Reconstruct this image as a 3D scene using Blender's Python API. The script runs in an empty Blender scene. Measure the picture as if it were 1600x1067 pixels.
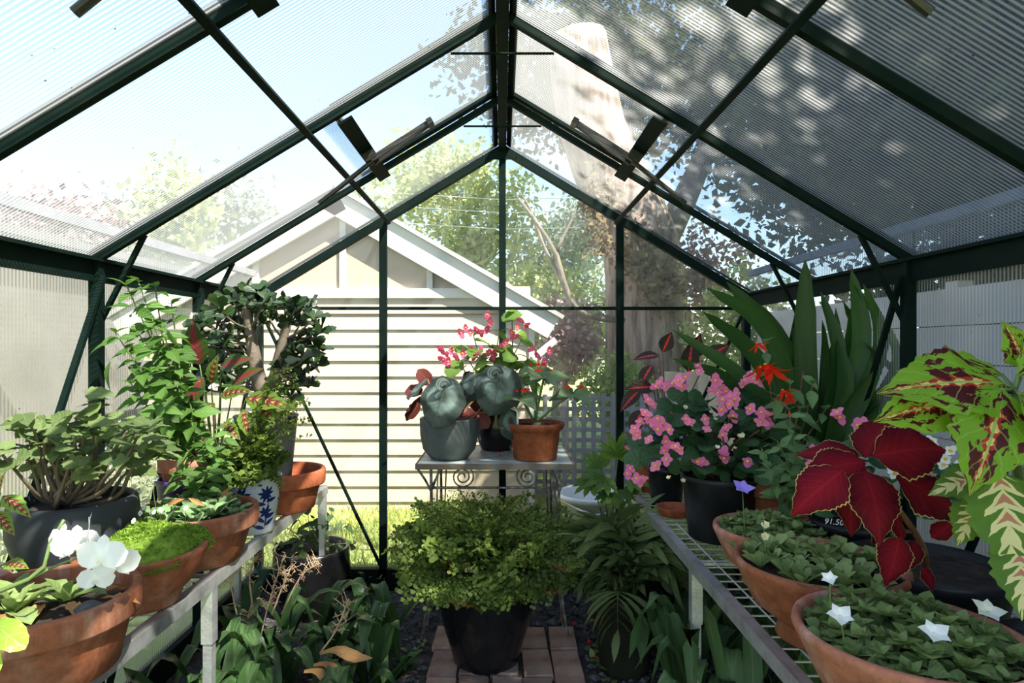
import bpy, math, random
import numpy as np
from mathutils import Vector, Matrix, Quaternion
random.seed(7)
RS = np.random.RandomState(11)
scene = bpy.context.scene
C = scene.collection
PI = math.pi
# ------------------------------------------------------------------ camera
F = 962.0                      # focal length in pixels of the 1600 px wide frame
CZ = 1.20                      # eye height
VX, VY = 785.0, 542.0          # vanishing point of the greenhouse length
cam = bpy.data.cameras.new('camera'); cam.sensor_width = 36.0; cam.sensor_fit = 'HORIZONTAL'
cam.lens = F / 1600 * 36
cam.shift_x = (800 - VX) / 1600
cam.shift_y = (VY - 533.5) / 1600
cam.clip_start = 0.02; cam.clip_end = 200
camo = bpy.data.objects.new('camera', cam); C.objects.link(camo)
camo.location = (0, 0, CZ); camo.rotation_euler = (PI / 2, 0, 0)
scene.camera = camo
# ------------------------------------------------------------------ sky, sun, exposure
w = bpy.data.worlds.new('world'); scene.world = w; w.use_nodes = True
wn = w.node_tree.nodes; wl = w.node_tree.links
bg = wn['Background']
sky = wn.new('ShaderNodeTexSky'); sky.sky_type = 'NISHITA'; sky.sun_disc = False
SUN = Vector((0.42, -0.40, 0.81)).normalized()
sky.sun_elevation = math.asin(SUN.z); sky.sun_rotation = math.atan2(SUN.x, SUN.y)
sky.air_density = 1.0; sky.dust_density = 0.8; sky.ozone_density = 1.0
wl.new(sky.outputs[0], bg.inputs[0]); bg.inputs[1].default_value = 0.31
sl = bpy.data.lights.new('sun', 'SUN'); sl.energy = 16.0; sl.angle = math.radians(0.6); sl.color = (1.0, 0.93, 0.82)
so = bpy.data.objects.new('sun', sl); C.objects.link(so); so.location = (6, -6, 12)
so.rotation_euler = SUN.to_track_quat('Z', 'Y').to_euler()
vs = scene.view_settings
vs.view_transform = 'Standard'; vs.look = 'None'; vs.gamma = 1.0; vs.use_curve_mapping = False
vs.exposure = 0.48
scene.cycles.transparent_max_bounces = 32
scene.cycles.max_bounces = 8
scene.cycles.diffuse_bounces = 4
scene.cycles.transmission_bounces = 8
scene.cycles.caustics_reflective = False
scene.cycles.caustics_refractive = False
scene.cycles.sample_clamp_indirect = 6.0

def P(px, py, Y):
    return Vector(((px - VX) * Y / F, Y, CZ + (VY - py) * Y / F))

# ------------------------------------------------------------------ materials
MATS = {}
def nt(name):
    m = bpy.data.materials.new(name); m.use_nodes = True
    n = m.node_tree.nodes; n.clear()
    out = n.new('ShaderNodeOutputMaterial')
    return m, n, m.node_tree.links, out
def ramp(n, l, fac, stops):
    r = n.new('ShaderNodeValToRGB'); e = r.color_ramp.elements
    while len(e) < len(stops): e.new(0.5)
    for k, (p, c) in enumerate(stops):
        e[k].position = p; e[k].color = (c[0], c[1], c[2], 1)
    l.new(fac, r.inputs[0]); return r.outputs[0]
def math_(n, l, op, a, b=None, clamp=False):
    k = n.new('ShaderNodeMath'); k.operation = op; k.use_clamp = clamp
    for i, v in enumerate((a, b)):
        if v is None: continue
        if isinstance(v, (int, float)): k.inputs[i].default_value = v
        else: l.new(v, k.inputs[i])
    return k.outputs[0]
def mixc(n, l, f, a, b, mode='MIX'):
    k = n.new('ShaderNodeMix'); k.data_type = 'RGBA'; k.blend_type = mode
    for i, v in ((0, f), (6, a), (7, b)):
        if isinstance(v, (int, float)): k.inputs[i].default_value = v
        elif isinstance(v, (tuple, list)): k.inputs[i].default_value = (v[0], v[1], v[2], 1)
        else: l.new(v, k.inputs[i])
    return k.outputs[2]
def noise(n, l, scale, detail=3, vec=None, rough=0.55):
    k = n.new('ShaderNodeTexNoise'); k.inputs['Scale'].default_value = scale
    k.inputs['Detail'].default_value = detail; k.inputs['Roughness'].default_value = rough
    if vec is not None: l.new(vec, k.inputs['Vector'])
    return k.outputs['Fac']
def coord(n, kind='Object'):
    return n.new('ShaderNodeTexCoord').outputs[kind]
def bump(n, l, h, s=0.3, d=0.01):
    b = n.new('ShaderNodeBump'); b.inputs['Strength'].default_value = s; b.inputs['Distance'].default_value = d
    l.new(h, b.inputs['Height']); return b.outputs[0]
def rough_mat(name, c1, c2, c3=None, scale=8, rough=0.7, bs=0.3, metal=0.0, spec=0.5, detail=5, bd=0.004, rnd=0.0):
    """noise-mottled opaque surface"""
    m, n, l, out = nt(name)
    v = coord(n)
    f = noise(n, l, scale, detail, v)
    st = [(0.32, c1), (0.68, c2)] if c3 is None else [(0.28, c1), (0.5, c2), (0.74, c3)]
    c = ramp(n, l, f, st)
    if rnd:
        oi = n.new('ShaderNodeObjectInfo')
        hs = n.new('ShaderNodeHueSaturation'); l.new(c, hs.inputs['Color'])
        l.new(math_(n, l, 'ADD', math_(n, l, 'MULTIPLY', oi.outputs['Random'], rnd), 1 - rnd / 2), hs.inputs['Value'])
        c = hs.outputs[0]
    p = n.new('ShaderNodeBsdfPrincipled'); l.new(c, p.inputs['Base Color'])
    p.inputs['Roughness'].default_value = rough; p.inputs['Metallic'].default_value = metal
    p.inputs['Specular IOR Level'].default_value = spec
    if bs: l.new(bump(n, l, noise(n, l, scale * 6, 4, v), bs, bd), p.inputs['Normal'])
    l.new(p.outputs[0], out.inputs[0])
    MATS[name] = m; return m
def leaf_mat(name, c1, c2, vein=None, edge=None, trans=0.3, rough=0.45, pattern=None, veins=9, spec=0.22, rnd=0.45, bs=0.35, vw=0.035):
    """two-tone leaf from its own u (across) / v (along) coordinates, thin enough to let light through"""
    m, n, l, out = nt(name)
    uv = coord(n, 'UV'); sx = n.new('ShaderNodeSeparateXYZ'); l.new(uv, sx.inputs[0])
    u = sx.outputs[0]; v = sx.outputs[1]
    d = math_(n, l, 'MULTIPLY', math_(n, l, 'ABSOLUTE', math_(n, l, 'SUBTRACT', u, 0.5)), 2)
    oi = n.new('ShaderNodeObjectInfo')
    nz = noise(n, l, 5, 4, uv)
    rn = oi.outputs['Random']
    f = math_(n, l, 'ADD', math_(n, l, 'MULTIPLY', nz, 0.6), math_(n, l, 'MULTIPLY', rn, 0.45), clamp=True)
    c = mixc(n, l, f, c1, c2)
    # side veins: bands running out and forward from the midrib
    ph = math_(n, l, 'SUBTRACT', math_(n, l, 'MULTIPLY', v, veins), math_(n, l, 'MULTIPLY', d, veins * 0.28))
    tri = math_(n, l, 'ABSOLUTE', math_(n, l, 'SUBTRACT', math_(n, l, 'FRACT', ph), 0.5))   # 0 at vein, .5 between
    if pattern: c = pattern(n, l, u, v, d, tri, rn, uv, c)
    if vein:
        vm = math_(n, l, 'LESS_THAN', d, vw)
        vm2 = math_(n, l, 'MULTIPLY', math_(n, l, 'LESS_THAN', tri, 0.045), 0.45)
        c = mixc(n, l, math_(n, l, 'MAXIMUM', math_(n, l, 'MULTIPLY', vm, 0.8), vm2), c, vein)
    if edge:
        c = mixc(n, l, math_(n, l, 'GREATER_THAN', d, edge[1]), c, edge[0])
    hs = n.new('ShaderNodeHueSaturation'); l.new(c, hs.inputs['Color'])
    l.new(math_(n, l, 'ADD', math_(n, l, 'MULTIPLY', rn, rnd), 1 - rnd / 2), hs.inputs['Value'])
    c = hs.outputs[0]
    p = n.new('ShaderNodeBsdfPrincipled'); l.new(c, p.inputs['Base Color'])
    p.inputs['Roughness'].default_value = rough; p.inputs['Specular IOR Level'].default_value = spec
    if bs: l.new(bump(n, l, tri, bs, 0.003), p.inputs['Normal'])
    t = n.new('ShaderNodeBsdfTranslucent')
    tc = n.new('ShaderNodeHueSaturation'); tc.inputs['Saturation'].default_value = 1.1; tc.inputs['Value'].default_value = 1.5
    l.new(c, tc.inputs['Color']); l.new(tc.outputs[0], t.inputs[0])
    mx = n.new('ShaderNodeMixShader'); mx.inputs[0].default_value = trans
    l.new(p.outputs[0], mx.inputs[1]); l.new(t.outputs[0], mx.inputs[2]); l.new(mx.outputs[0], out.inputs[0])
    MATS[name] = m; return m
def crown_mat(name, c1, c2, trans=0.4, scale=0.9):
    """foliage of a whole crown: colour wanders over the crown"""
    m, n, l, out = nt(name)
    f = noise(n, l, scale, 6, coord(n), 0.7)
    c = ramp(n, l, f, [(0.3, c1), (0.7, c2)])
    d = n.new('ShaderNodeBsdfDiffuse'); l.new(c, d.inputs[0])
    t = n.new('ShaderNodeBsdfTranslucent'); l.new(c, t.inputs[0])
    mx = n.new('ShaderNodeMixShader'); mx.inputs[0].default_value = trans
    l.new(d.outputs[0], mx.inputs[1]); l.new(t.outputs[0], mx.inputs[2]); l.new(mx.outputs[0], out.inputs[0])
    MATS[name] = m; return m
def poly_mat(name, period=0.0118, base=0.06, rib=0.56, dirt=0.12, tint=(0.93, 0.95, 0.95)):
    """twin-wall polycarbonate: clear skin, milky webs every centimetre, dust and algae"""
    m, n, l, out = nt(name)
    uv = coord(n, 'UV'); sx = n.new('ShaderNodeSeparateXYZ'); l.new(uv, sx.inputs[0])
    s = math_(n, l, 'SINE', math_(n, l, 'MULTIPLY', sx.outputs[0], 2 * PI / period))
    st = n.new('ShaderNodeMapRange'); st.interpolation_type = 'SMOOTHSTEP'
    l.new(s, st.inputs[0]); st.inputs[1].default_value = -0.2; st.inputs[2].default_value = 0.3
    stripe = st.outputs[0]
    oc = coord(n)
    d1 = ramp(n, l, noise(n, l, 2.3, 6, oc, 0.65), [(0.42, (0, 0, 0)), (0.75, (1, 1, 1))])
    mp = n.new('ShaderNodeMapping'); mp.inputs['Scale'].default_value = (90, 6, 1); l.new(uv, mp.inputs[0])
    d2 = ramp(n, l, noise(n, l, 1.0, 3, mp.outputs[0]), [(0.60, (0, 0, 0)), (0.78, (1, 1, 1))])
    a = math_(n, l, 'ADD', base, math_(n, l, 'MULTIPLY', stripe, rib))
    a = math_(n, l, 'ADD', a, math_(n, l, 'MULTIPLY', d1, dirt))
    a = math_(n, l, 'ADD', a, math_(n, l, 'MULTIPLY', d2, 0.06), clamp=True)
    vo = n.new('ShaderNodeTexVoronoi'); vo.inputs['Scale'].default_value = 28; l.new(uv, vo.inputs['Vector'])
    big = ramp(n, l, noise(n, l, 3.0, 2, uv), [(0.52, (0, 0, 0)), (0.58, (1, 1, 1))])
    spk = math_(n, l, 'MULTIPLY', math_(n, l, 'LESS_THAN', vo.outputs['Distance'], 0.07), big)
    col = mixc(n, l, d1, (0.50, 0.515, 0.53), (0.42, 0.42, 0.37))
    col = mixc(n, l, spk, col, (0.02, 0.02, 0.015))
    a = math_(n, l, 'MAXIMUM', a, math_(n, l, 'MULTIPLY', spk, 0.8))
    df = n.new('ShaderNodeBsdfDiffuse'); l.new(col, df.inputs[0])
    tl = n.new('ShaderNodeBsdfTranslucent'); l.new(col, tl.inputs[0])
    m1 = n.new('ShaderNodeMixShader'); m1.inputs[0].default_value = 0.62
    l.new(df.outputs[0], m1.inputs[1]); l.new(tl.outputs[0], m1.inputs[2])
    tr = n.new('ShaderNodeBsdfTransparent'); tr.inputs[0].default_value = (*tint, 1)
    m2 = n.new('ShaderNodeMixShader'); l.new(a, m2.inputs[0]); l.new(tr.outputs[0], m2.inputs[1]); l.new(m1.outputs[0], m2.inputs[2])
    gl = n.new('ShaderNodeBsdfGlossy'); gl.inputs['Roughness'].default_value = 0.12
    fr = n.new('ShaderNodeFresnel'); fr.inputs[0].default_value = 1.35
    m3 = n.new('ShaderNodeMixShader'); l.new(math_(n, l, 'MULTIPLY', fr.outputs[0], 0.6), m3.inputs[0])
    l.new(m2.outputs[0], m3.inputs[1]); l.new(gl.outputs[0], m3.inputs[2])
    l.new(m3.outputs[0], out.inputs[0]); MATS[name] = m; return m
def glass_mat(name):
    m, n, l, out = nt(name)
    oc = coord(n, 'UV')
    d1 = ramp(n, l, noise(n, l, 3.0, 6, oc, 0.7), [(0.40, (0, 0, 0)), (0.75, (1, 1, 1))])
    a = math_(n, l, 'ADD', 0.03, math_(n, l, 'MULTIPLY', d1, 0.06))
    vo = n.new('ShaderNodeTexVoronoi'); vo.inputs['Scale'].default_value = 26; l.new(oc, vo.inputs['Vector'])
    spk = math_(n, l, 'LESS_THAN', vo.outputs['Distance'], 0.035)
    a = math_(n, l, 'MAXIMUM', a, math_(n, l, 'MULTIPLY', spk, 0.4))
    df = n.new('ShaderNodeBsdfDiffuse'); df.inputs[0].default_value = (0.8, 0.8, 0.76, 1)
    tr = n.new('ShaderNodeBsdfTransparent'); tr.inputs[0].default_value = (0.97, 0.98, 0.97, 1)
    m2 = n.new('ShaderNodeMixShader'); l.new(a, m2.inputs[0]); l.new(tr.outputs[0], m2.inputs[1]); l.new(df.outputs[0], m2.inputs[2])
    gl = n.new('ShaderNodeBsdfGlossy'); gl.inputs['Roughness'].default_value = 0.02
    fr = n.new('ShaderNodeFresnel'); fr.inputs[0].default_value = 1.3
    m3 = n.new('ShaderNodeMixShader'); l.new(math_(n, l, 'MULTIPLY', fr.outputs[0], 0.5), m3.inputs[0])
    l.new(m2.outputs[0], m3.inputs[1]); l.new(gl.outputs[0], m3.inputs[2])
    l.new(m3.outputs[0], out.inputs[0]); MATS[name] = m; return m
def terracotta(name, base, dark, bloom, amt=0.5, scale=7):
    m, n, l, out = nt(name)
    v = coord(n)
    c = ramp(n, l, noise(n, l, scale, 6, v, 0.6), [(0.3, dark), (0.65, base)])
    mp = n.new('ShaderNodeMapping'); mp.inputs['Scale'].default_value = (14, 14, 1.6); l.new(v, mp.inputs[0])
    st = ramp(n, l, noise(n, l, 1.2, 4, mp.outputs[0], 0.6), [(0.52, (0, 0, 0)), (0.8, (1, 1, 1))])
    c = mixc(n, l, math_(n, l, 'MULTIPLY', st, amt), c, bloom)
    b2 = ramp(n, l, noise(n, l, 3.1, 5, v, 0.7), [(0.55, (0, 0, 0)), (0.75, (1, 1, 1))])
    c = mixc(n, l, math_(n, l, 'MULTIPLY', b2, amt * 0.7), c, bloom)
    fine = ramp(n, l, noise(n, l, 34, 6, v, .7), [(.35, (.62, .58, .55)), (.62, (1.08, 1.06, 1.05))])
    c = mixc(n, l, 0.85, c, fine, 'MULTIPLY')
    sp = ramp(n, l, noise(n, l, 11, 5, v, .7), [(.62, (0, 0, 0)), (.74, (1, 1, 1))])
    c = mixc(n, l, math_(n, l, 'MULTIPLY', sp, .45), c, (dark[0] * .35, dark[1] * .45, dark[2] * .5))
    p = n.new('ShaderNodeBsdfPrincipled'); l.new(c, p.inputs['Base Color']); p.inputs['Roughness'].default_value = 0.72
    p.inputs['Specular IOR Level'].default_value = 0.3
    l.new(bump(n, l, noise(n, l, 90, 4, v), 0.25, 0.002), p.inputs['Normal'])
    l.new(p.outputs[0], out.inputs[0]); MATS[name] = m; return m
def skin_mat(name):
    """plain outer skin of a sheet"""
    m, n, l, out = nt(name)
    tr = n.new('ShaderNodeBsdfTransparent'); tr.inputs[0].default_value = (0.95, 0.97, 0.97, 1)
    df = n.new('ShaderNodeBsdfTranslucent'); df.inputs[0].default_value = (0.8, 0.82, 0.82, 1)
    mx = n.new('ShaderNodeMixShader'); mx.inputs[0].default_value = 0.04
    l.new(tr.outputs[0], mx.inputs[1]); l.new(df.outputs[0], mx.inputs[2]); l.new(mx.outputs[0], out.inputs[0]); MATS[name] = m; return m
def bark_mat(name, c1, c2, c3):
    m, n, l, out = nt(name)
    mp = n.new('ShaderNodeMapping'); mp.inputs['Scale'].default_value = (7, 7, 1.1); l.new(coord(n), mp.inputs[0])
    f = noise(n, l, 1.3, 8, mp.outputs[0], .65)
    p = n.new('ShaderNodeBsdfPrincipled'); l.new(ramp(n, l, f, [(.32, c1), (.5, c2), (.68, c3)]), p.inputs['Base Color']); p.inputs['Roughness'].default_value = .9
    l.new(bump(n, l, f, 1.0, .08), p.inputs['Normal']); l.new(p.outputs[0], out.inputs[0]); MATS[name] = m; return m
def m_(name): return MATS[name]

# ------------------------------------------------------------------ mesh building
class MB:
    def __init__(s): s.v = []; s.f = []; s.uv = []; s.mi = []
    def face(s, idx, uv=None, mi=0):
        s.f.append(tuple(idx)); s.uv.append(uv or [(0, 0)] * len(idx)); s.mi.append(mi)
    def box(s, c, h, R=None, mi=0):
        """box at centre c with half sizes h, axes from 3x3 R"""
        b = len(s.v); c = Vector(c); R = R or Matrix.Identity(3)
        for dx, dy, dz in ((-1,-1,-1),(1,-1,-1),(1,1,-1),(-1,1,-1),(-1,-1,1),(1,-1,1),(1,1,1),(-1,1,1)):
            s.v.append(c + R @ Vector((dx * h[0], dy * h[1], dz * h[2])))
        for q in ((0,3,2,1),(4,5,6,7),(0,1,5,4),(1,2,6,5),(2,3,7,6),(3,0,4,7)):
            s.face([b + k for k in q], [(0,0),(1,0),(1,1),(0,1)], mi)
        return s
    def bar(s, p0, p1, wd, ht, up=(0, 0, 1), mi=0):
        p0 = Vector(p0); p1 = Vector(p1); d = (p1 - p0); L = d.length; d.normalize()
        up = Vector(up); x = d.cross(up); 
        if x.length < 1e-4: x = d.cross(Vector((1, 0, 0)))
        x.normalize(); z = x.cross(d).normalized()
        R = Matrix((x, d, z)).transposed()
        return s.box((p0 + p1) / 2, (wd / 2, L / 2, ht / 2), R, mi)
    def tube(s, pts, r, n=6, r1=None, mi=0, cap=True):
        pts = [Vector(p) for p in pts]; b = len(s.v); N = len(pts)
        if r1 is None: r1 = r
        ref = Vector((0.31, 0.57, 0.76))
        for i, p in enumerate(pts):
            d = (pts[min(i + 1, N - 1)] - pts[max(i - 1, 0)])
            if d.length < 1e-9: d = Vector((0, 0, 1))
            d.normalize(); x = d.cross(ref).normalized(); y = d.cross(x)
            rr = r + (r1 - r) * i / max(N - 1, 1) if not callable(r) else r(i / max(N - 1, 1))
            for k in range(n):
                a = 2 * PI * k / n; s.v.append(p + (x * math.cos(a) + y * math.sin(a)) * rr)
        for i in range(N - 1):
            for k in range(n):
                k2 = (k + 1) % n
                s.face((b + i*n + k, b + i*n + k2, b + (i+1)*n + k2, b + (i+1)*n + k), [(k/n, i/N), ((k+1)/n, i/N), ((k+1)/n, (i+1)/N), (k/n, (i+1)/N)], mi)
        if cap:
            s.face([b + k for k in range(n)][::-1], None, mi); s.face([b + (N-1)*n + k for k in range(n)], None, mi)
        return s
    def lathe(s, prof, n=40, c=(0, 0, 0), sx=1, sy=1, mi=0):
        b = len(s.v); N = len(prof)
        for r, z in prof:
            for k in range(n):
                a = 2 * PI * k / n; s.v.append(Vector((c[0] + r * math.cos(a) * sx, c[1] + r * math.sin(a) * sy, c[2] + z)))
        for i in range(N - 1):
            for k in range(n):
                k2 = (k + 1) % n
                s.face((b + i*n + k, b + i*n + k2, b + (i+1)*n + k2, b + (i+1)*n + k), [(k/n, i/N), ((k+1)/n, i/N), ((k+1)/n, (i+1)/N), (k/n, (i+1)/N)], mi)
        if prof[0][0] > 1e-6: s.face([b + k for k in range(n)][::-1], None, mi)
        if prof[-1][0] > 1e-6: s.face([b + (N-1)*n + k for k in range(n)], None, mi)
        return s
    def mesh(s, name, mats, smooth=False):
        me = bpy.data.meshes.new(name); me.from_pydata([tuple(v) for v in s.v], [], s.f)
        ul = me.uv_layers.new(name='UVMap')
        flat = [c for q in s.uv for p in q for c in p]
        ul.data.foreach_set('uv', flat)
        if not isinstance(mats, (list, tuple)): mats = [mats]
        for m in mats: me.materials.append(m_(m) if isinstance(m, str) else m)
        me.polygons.foreach_set('material_index', s.mi)
        if smooth: me.polygons.foreach_set('use_smooth', [True] * len(me.polygons))
        me.update(); return me
def ob(name, me, parent=None, M=None, loc=None):
    o = bpy.data.objects.new(name, me); C.objects.link(o)
    if parent is not None: o.parent = parent
    if M is not None: o.matrix_local = M if parent is not None else M
    if loc is not None: o.location = loc
    return o
def mk(name, mb, mats, parent=None, smooth=False, loc=None):
    return ob(name, mb.mesh(name, mats, smooth), parent, None, loc)
def thing(name, label, cat, loc, group=None):
    o = bpy.data.objects.new(name, None); C.objects.link(o); o.location = loc; o.empty_display_size = 0.05
    o['label'] = label; o['category'] = cat
    if group: o['group'] = group
    return o
def tag(o, label, cat, group=None):
    o['label'] = label; o['category'] = cat
    if group: o['group'] = group
    return o
def struct(name, label):
    o = bpy.data.objects.new(name, None); C.objects.link(o); o['kind'] = 'structure'; o['label'] = label; o.empty_display_size = 0.05
    return o
def smooth_pts(pts, n=8):
    """Catmull-Rom through the points"""
    pts = [Vector(p) for p in pts]
    if len(pts) < 3: return [pts[0].lerp(pts[-1], k / n) for k in range(n + 1)]
    q = [2 * pts[0] - pts[1]] + pts + [2 * pts[-1] - pts[-2]]; outp = []
    seg = max(2, round(n / (len(pts) - 1)))
    for i in range(1, len(q) - 2):
        for k in range(seg):
            t = k / seg; a, b, c, d = q[i-1], q[i], q[i+1], q[i+2]
            outp.append(0.5 * ((2*b) + (c - a)*t + (2*a - 5*b + 4*c - d)*t*t + (3*b - a - 3*c + d)*t**3))
    outp.append(pts[-1]); return outp
PROF = {
 'ovate':  [(0, .06), (.12, .62), (.3, 1), (.5, .9), (.75, .48), (.92, .14), (1, 0)],
 'round':  [(0, .35), (.12, .75), (.35, 1), (.6, .97), (.82, .7), (.95, .33), (1, 0)],
 'lance':  [(0, .10), (.2, .7), (.45, 1), (.7, .75), (.9, .28), (1, 0)],
 'strap':  [(0, .75), (.1, .85), (.4, 1), (.75, .9), (.92, .5), (1, .02)],
 'spoon':  [(0, .22), (.3, .35), (.6, .85), (.8, 1), (.93, .7), (1, .1)],
 'heart':  [(0, .5), (.06, .9), (.22, 1), (.45, .88), (.7, .55), (.9, .17), (1, 0)],
 'clivia': [(0, .28), (.15, .38), (.45, .95), (.65, 1), (.85, .55), (.96, .15), (1, 0)],
}
def prof(kind, t):
    P_ = PROF[kind]
    for (a, va), (b, vb) in zip(P_, P_[1:]):
        if t <= b:
            k = (t - a) / (b - a); k = k * k * (3 - 2 * k); return va + (vb - va) * k
    return P_[-1][1]
def leaf(mb, L, W, kind='ovate', n=8, m=2, bend=0.4, fold=0.15, serr=0, sd=0.12, wave=0.0, wk=3, roll=0.0, mi=0, back=None, thick=0.0, origin=None, R=None):
    """leaf from the origin along +Y, upper side +Z, drooping by bend radians"""
    layers = [(0.0, mi, 1)]
    if back is not None or thick: layers.append((-(thick or 0.012), back if back is not None else mi, -1))
    if serr: n = max(n, serr * 2)
    cols = 2 * m + 1
    for off, ml, sgn in layers:
        b = len(mb.v); y = 0.0; z = 0.0
        for i in range(n + 1):
            t = i / n; hw = prof(kind, t) * W / 2
            if serr: hw *= 1 - (sd if i % 2 else 0.0) * (1 if 0 < i < n else 0)
            a = bend * t
            if i: y += math.cos(bend * (t - .5 / n)) * L / n; z -= math.sin(bend * (t - .5 / n)) * L / n
            for j in range(cols):
                u = (j - m) / m
                zz = fold * abs(u) * hw + wave * hw * math.sin(wk * 2 * PI * t + (1.3 if u > 0 else 0)) * abs(u) - roll * hw * u * u
                th = off * (1 - 0.85 * (abs(u) ** 2.5)) if thick else off
                p = Vector((u * hw, y + math.sin(a) * (zz + th), z + math.cos(a) * (zz + th)))
                if R is not None: p = R @ p
                if origin is not None: p = p + origin
                mb.v.append(p)
        for i in range(n):
            for j in range(cols - 1):
                q = (b + i*cols + j, b + i*cols + j + 1, b + (i+1)*cols + j + 1, b + (i+1)*cols + j)
                uvq = [(j/(cols-1), i/n), ((j+1)/(cols-1), i/n), ((j+1)/(cols-1), (i+1)/n), (j/(cols-1), (i+1)/n)]
                if sgn < 0: q = q[::-1]; uvq = uvq[::-1]
                mb.face(q, uvq, ml)
    return mb
def leaf_set(name, mats, k=3, **kw):
    """k variants of one leaf kind, unit length"""
    outm = []
    for i in range(k):
        a = dict(kw); a['bend'] = kw.get('bend', .4) * random.uniform(.5, 1.4); a['fold'] = kw.get('fold', .15) * random.uniform(.6, 1.4)
        W = a.pop('W', .5) * random.uniform(.9, 1.1)
        outm.append(leaf(MB(), 1.0, W, **a).mesh(name, mats, True))
    return outm
def basis(d, nrm):
    y = Vector(d).normalized(); z = Vector(nrm); x = y.cross(z)
    if x.length < 1e-4: x = y.cross(Vector((.3, .9, .2)))
    x.normalize(); z = x.cross(y)
    return Matrix((x, y, z)).transposed()
def put(name, me, parent, pos, d, nrm=(0, 0, 1), s=1.0, roll=0.0):
    if isinstance(me, (list, tuple)): me = random.choice(me)
    R = basis(d, nrm)
    if roll: R = R @ Matrix.Rotation(roll, 3, 'Y')
    M = Matrix.Translation(Vector(pos)) @ R.to_4x4() @ Matrix.Scale(s, 4)
    o = bpy.data.objects.new(name, me); C.objects.link(o); o.parent = parent; o.matrix_local = M
    return o
def ribbon(pts, W, kind='strap', fold=0.25, nrm=(0, 0, 1), n=12, m=1, th=0.0, twist=0.0):
    """leaf blade following a smooth centre line"""
    mb = MB(); c = smooth_pts(pts, n); N = len(c) - 1; cols = 2*m + 1
    L = [0.0]
    for i in range(N): L.append(L[-1] + (c[i+1] - c[i]).length)
    for i, p in enumerate(c):
        t = L[i] / L[-1]; d = (c[min(i+1, N)] - c[max(i-1, 0)]).normalized()
        R = basis(d, nrm); x = R.col[0]; z = R.col[2]
        if twist:
            a = twist * t; x, z = x * math.cos(a) + z * math.sin(a), z * math.cos(a) - x * math.sin(a)
        hw = prof(kind, t) * W / 2
        for j in range(cols):
            u = (j - m) / m; mb.v.append(p + x * (u * hw) + z * (fold * abs(u) * hw))
    for i in range(N):
        for j in range(cols - 1):
            mb.face((i*cols + j, i*cols + j + 1, (i+1)*cols + j + 1, (i+1)*cols + j),
                    [(j/(cols-1), i/N), ((j+1)/(cols-1), i/N), ((j+1)/(cols-1), (i+1)/N), (j/(cols-1), (i+1)/N)])
    return mb
def rv(s=1.0):
    return Vector((random.uniform(-s, s), random.uniform(-s, s), random.uniform(-s, s)))
def quads(centers, size, name, mat, jitter=0.35, up=0.35, aspect=0.6):
    """a cloud of small diamond leaves as one mesh"""
    N = len(centers); c = np.asarray(centers)
    d = RS.normal(size=(N, 3)); d /= np.linalg.norm(d, axis=1)[:, None]
    e = RS.normal(size=(N, 3)); e[:, 2] += up; e -= (e * d).sum(1)[:, None] * d; e /= np.linalg.norm(e, axis=1)[:, None]
    s = (size * (1 + jitter * RS.uniform(-1, 1, N)))[:, None] if np.ndim(size) == 0 else size[:, None]
    x = np.cross(d, e)
    V = np.empty((N, 4, 3)); V[:, 0] = c - d * s * .5; V[:, 1] = c + x * s * aspect * .5 + e * s * .06; V[:, 2] = c + d * s * .5; V[:, 3] = c - x * s * aspect * .5 + e * s * .06
    me = bpy.data.meshes.new(name)
    me.vertices.add(4 * N); me.vertices.foreach_set('co', V.reshape(-1))
    me.loops.add(4 * N); me.loops.foreach_set('vertex_index', np.arange(4 * N, dtype=np.int32))
    me.polygons.add(N); me.polygons.foreach_set('loop_start', np.arange(0, 4 * N, 4, dtype=np.int32)); me.polygons.foreach_set('loop_total', np.full(N, 4, dtype=np.int32))
    me.materials.append(m_(mat)); me.update(calc_edges=True); return me
def cloud(blobs, n, shell=0.5):
    """n points spread over ellipsoids (centre, radii), denser near the skin"""
    vol = np.array([r[0] * r[1] * r[2] for _, r in blobs]) ** (2 / 3); vol /= vol.sum(); outp = []
    for (c, r), f in zip(blobs, vol):
        k = max(1, int(n * f)); d = RS.normal(size=(k, 3)); d /= np.linalg.norm(d, axis=1)[:, None]
        rad = RS.uniform(0, 1, k) ** shell
        outp.append(np.array(c) + d * rad[:, None] * np.array(r))
    return np.concatenate(outp)
def clumps(blobs, nclump, per, spread):
    """leaves gathered in twig-end clumps, leaving gaps of sky"""
    c = cloud(blobs, nclump, 0.6); k = np.repeat(c, per, axis=0)
    return k + RS.normal(size=k.shape) * spread
# ------------------------------------------------------------------ material library
rough_mat('frame_green', (0.0016, 0.0065, 0.005), (0.003, 0.011, 0.0085), (0.008, 0.014, 0.011), 9, 0.7, 0.1, spec=.08)
skin_mat('sheet_skin')
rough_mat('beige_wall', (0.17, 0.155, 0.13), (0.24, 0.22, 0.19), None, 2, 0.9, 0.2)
rough_mat('opener_black', (0.008, 0.008, 0.008), (0.02, 0.018, 0.016), None, 20, 0.5, 0.2)
poly_mat('polycarbonate')
poly_mat('polycarbonate_clear', base=0.06, rib=0.12, dirt=0.14)
glass_mat('clear_glass')
rough_mat('aluminium', (0.42, 0.43, 0.44), (0.60, 0.61, 0.62), (0.72, 0.73, 0.74), 22, 0.42, 0.25, 0.75)
rough_mat('galvanised_wire', (0.45, 0.45, 0.46), (0.66, 0.66, 0.67), None, 30, 0.45, 0.1, 0.6)
rough_mat('soil', (0.012, 0.010, 0.008), (0.035, 0.028, 0.022), (0.075, 0.062, 0.050), 26, 0.95, 0.9, spec=0.2)
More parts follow.
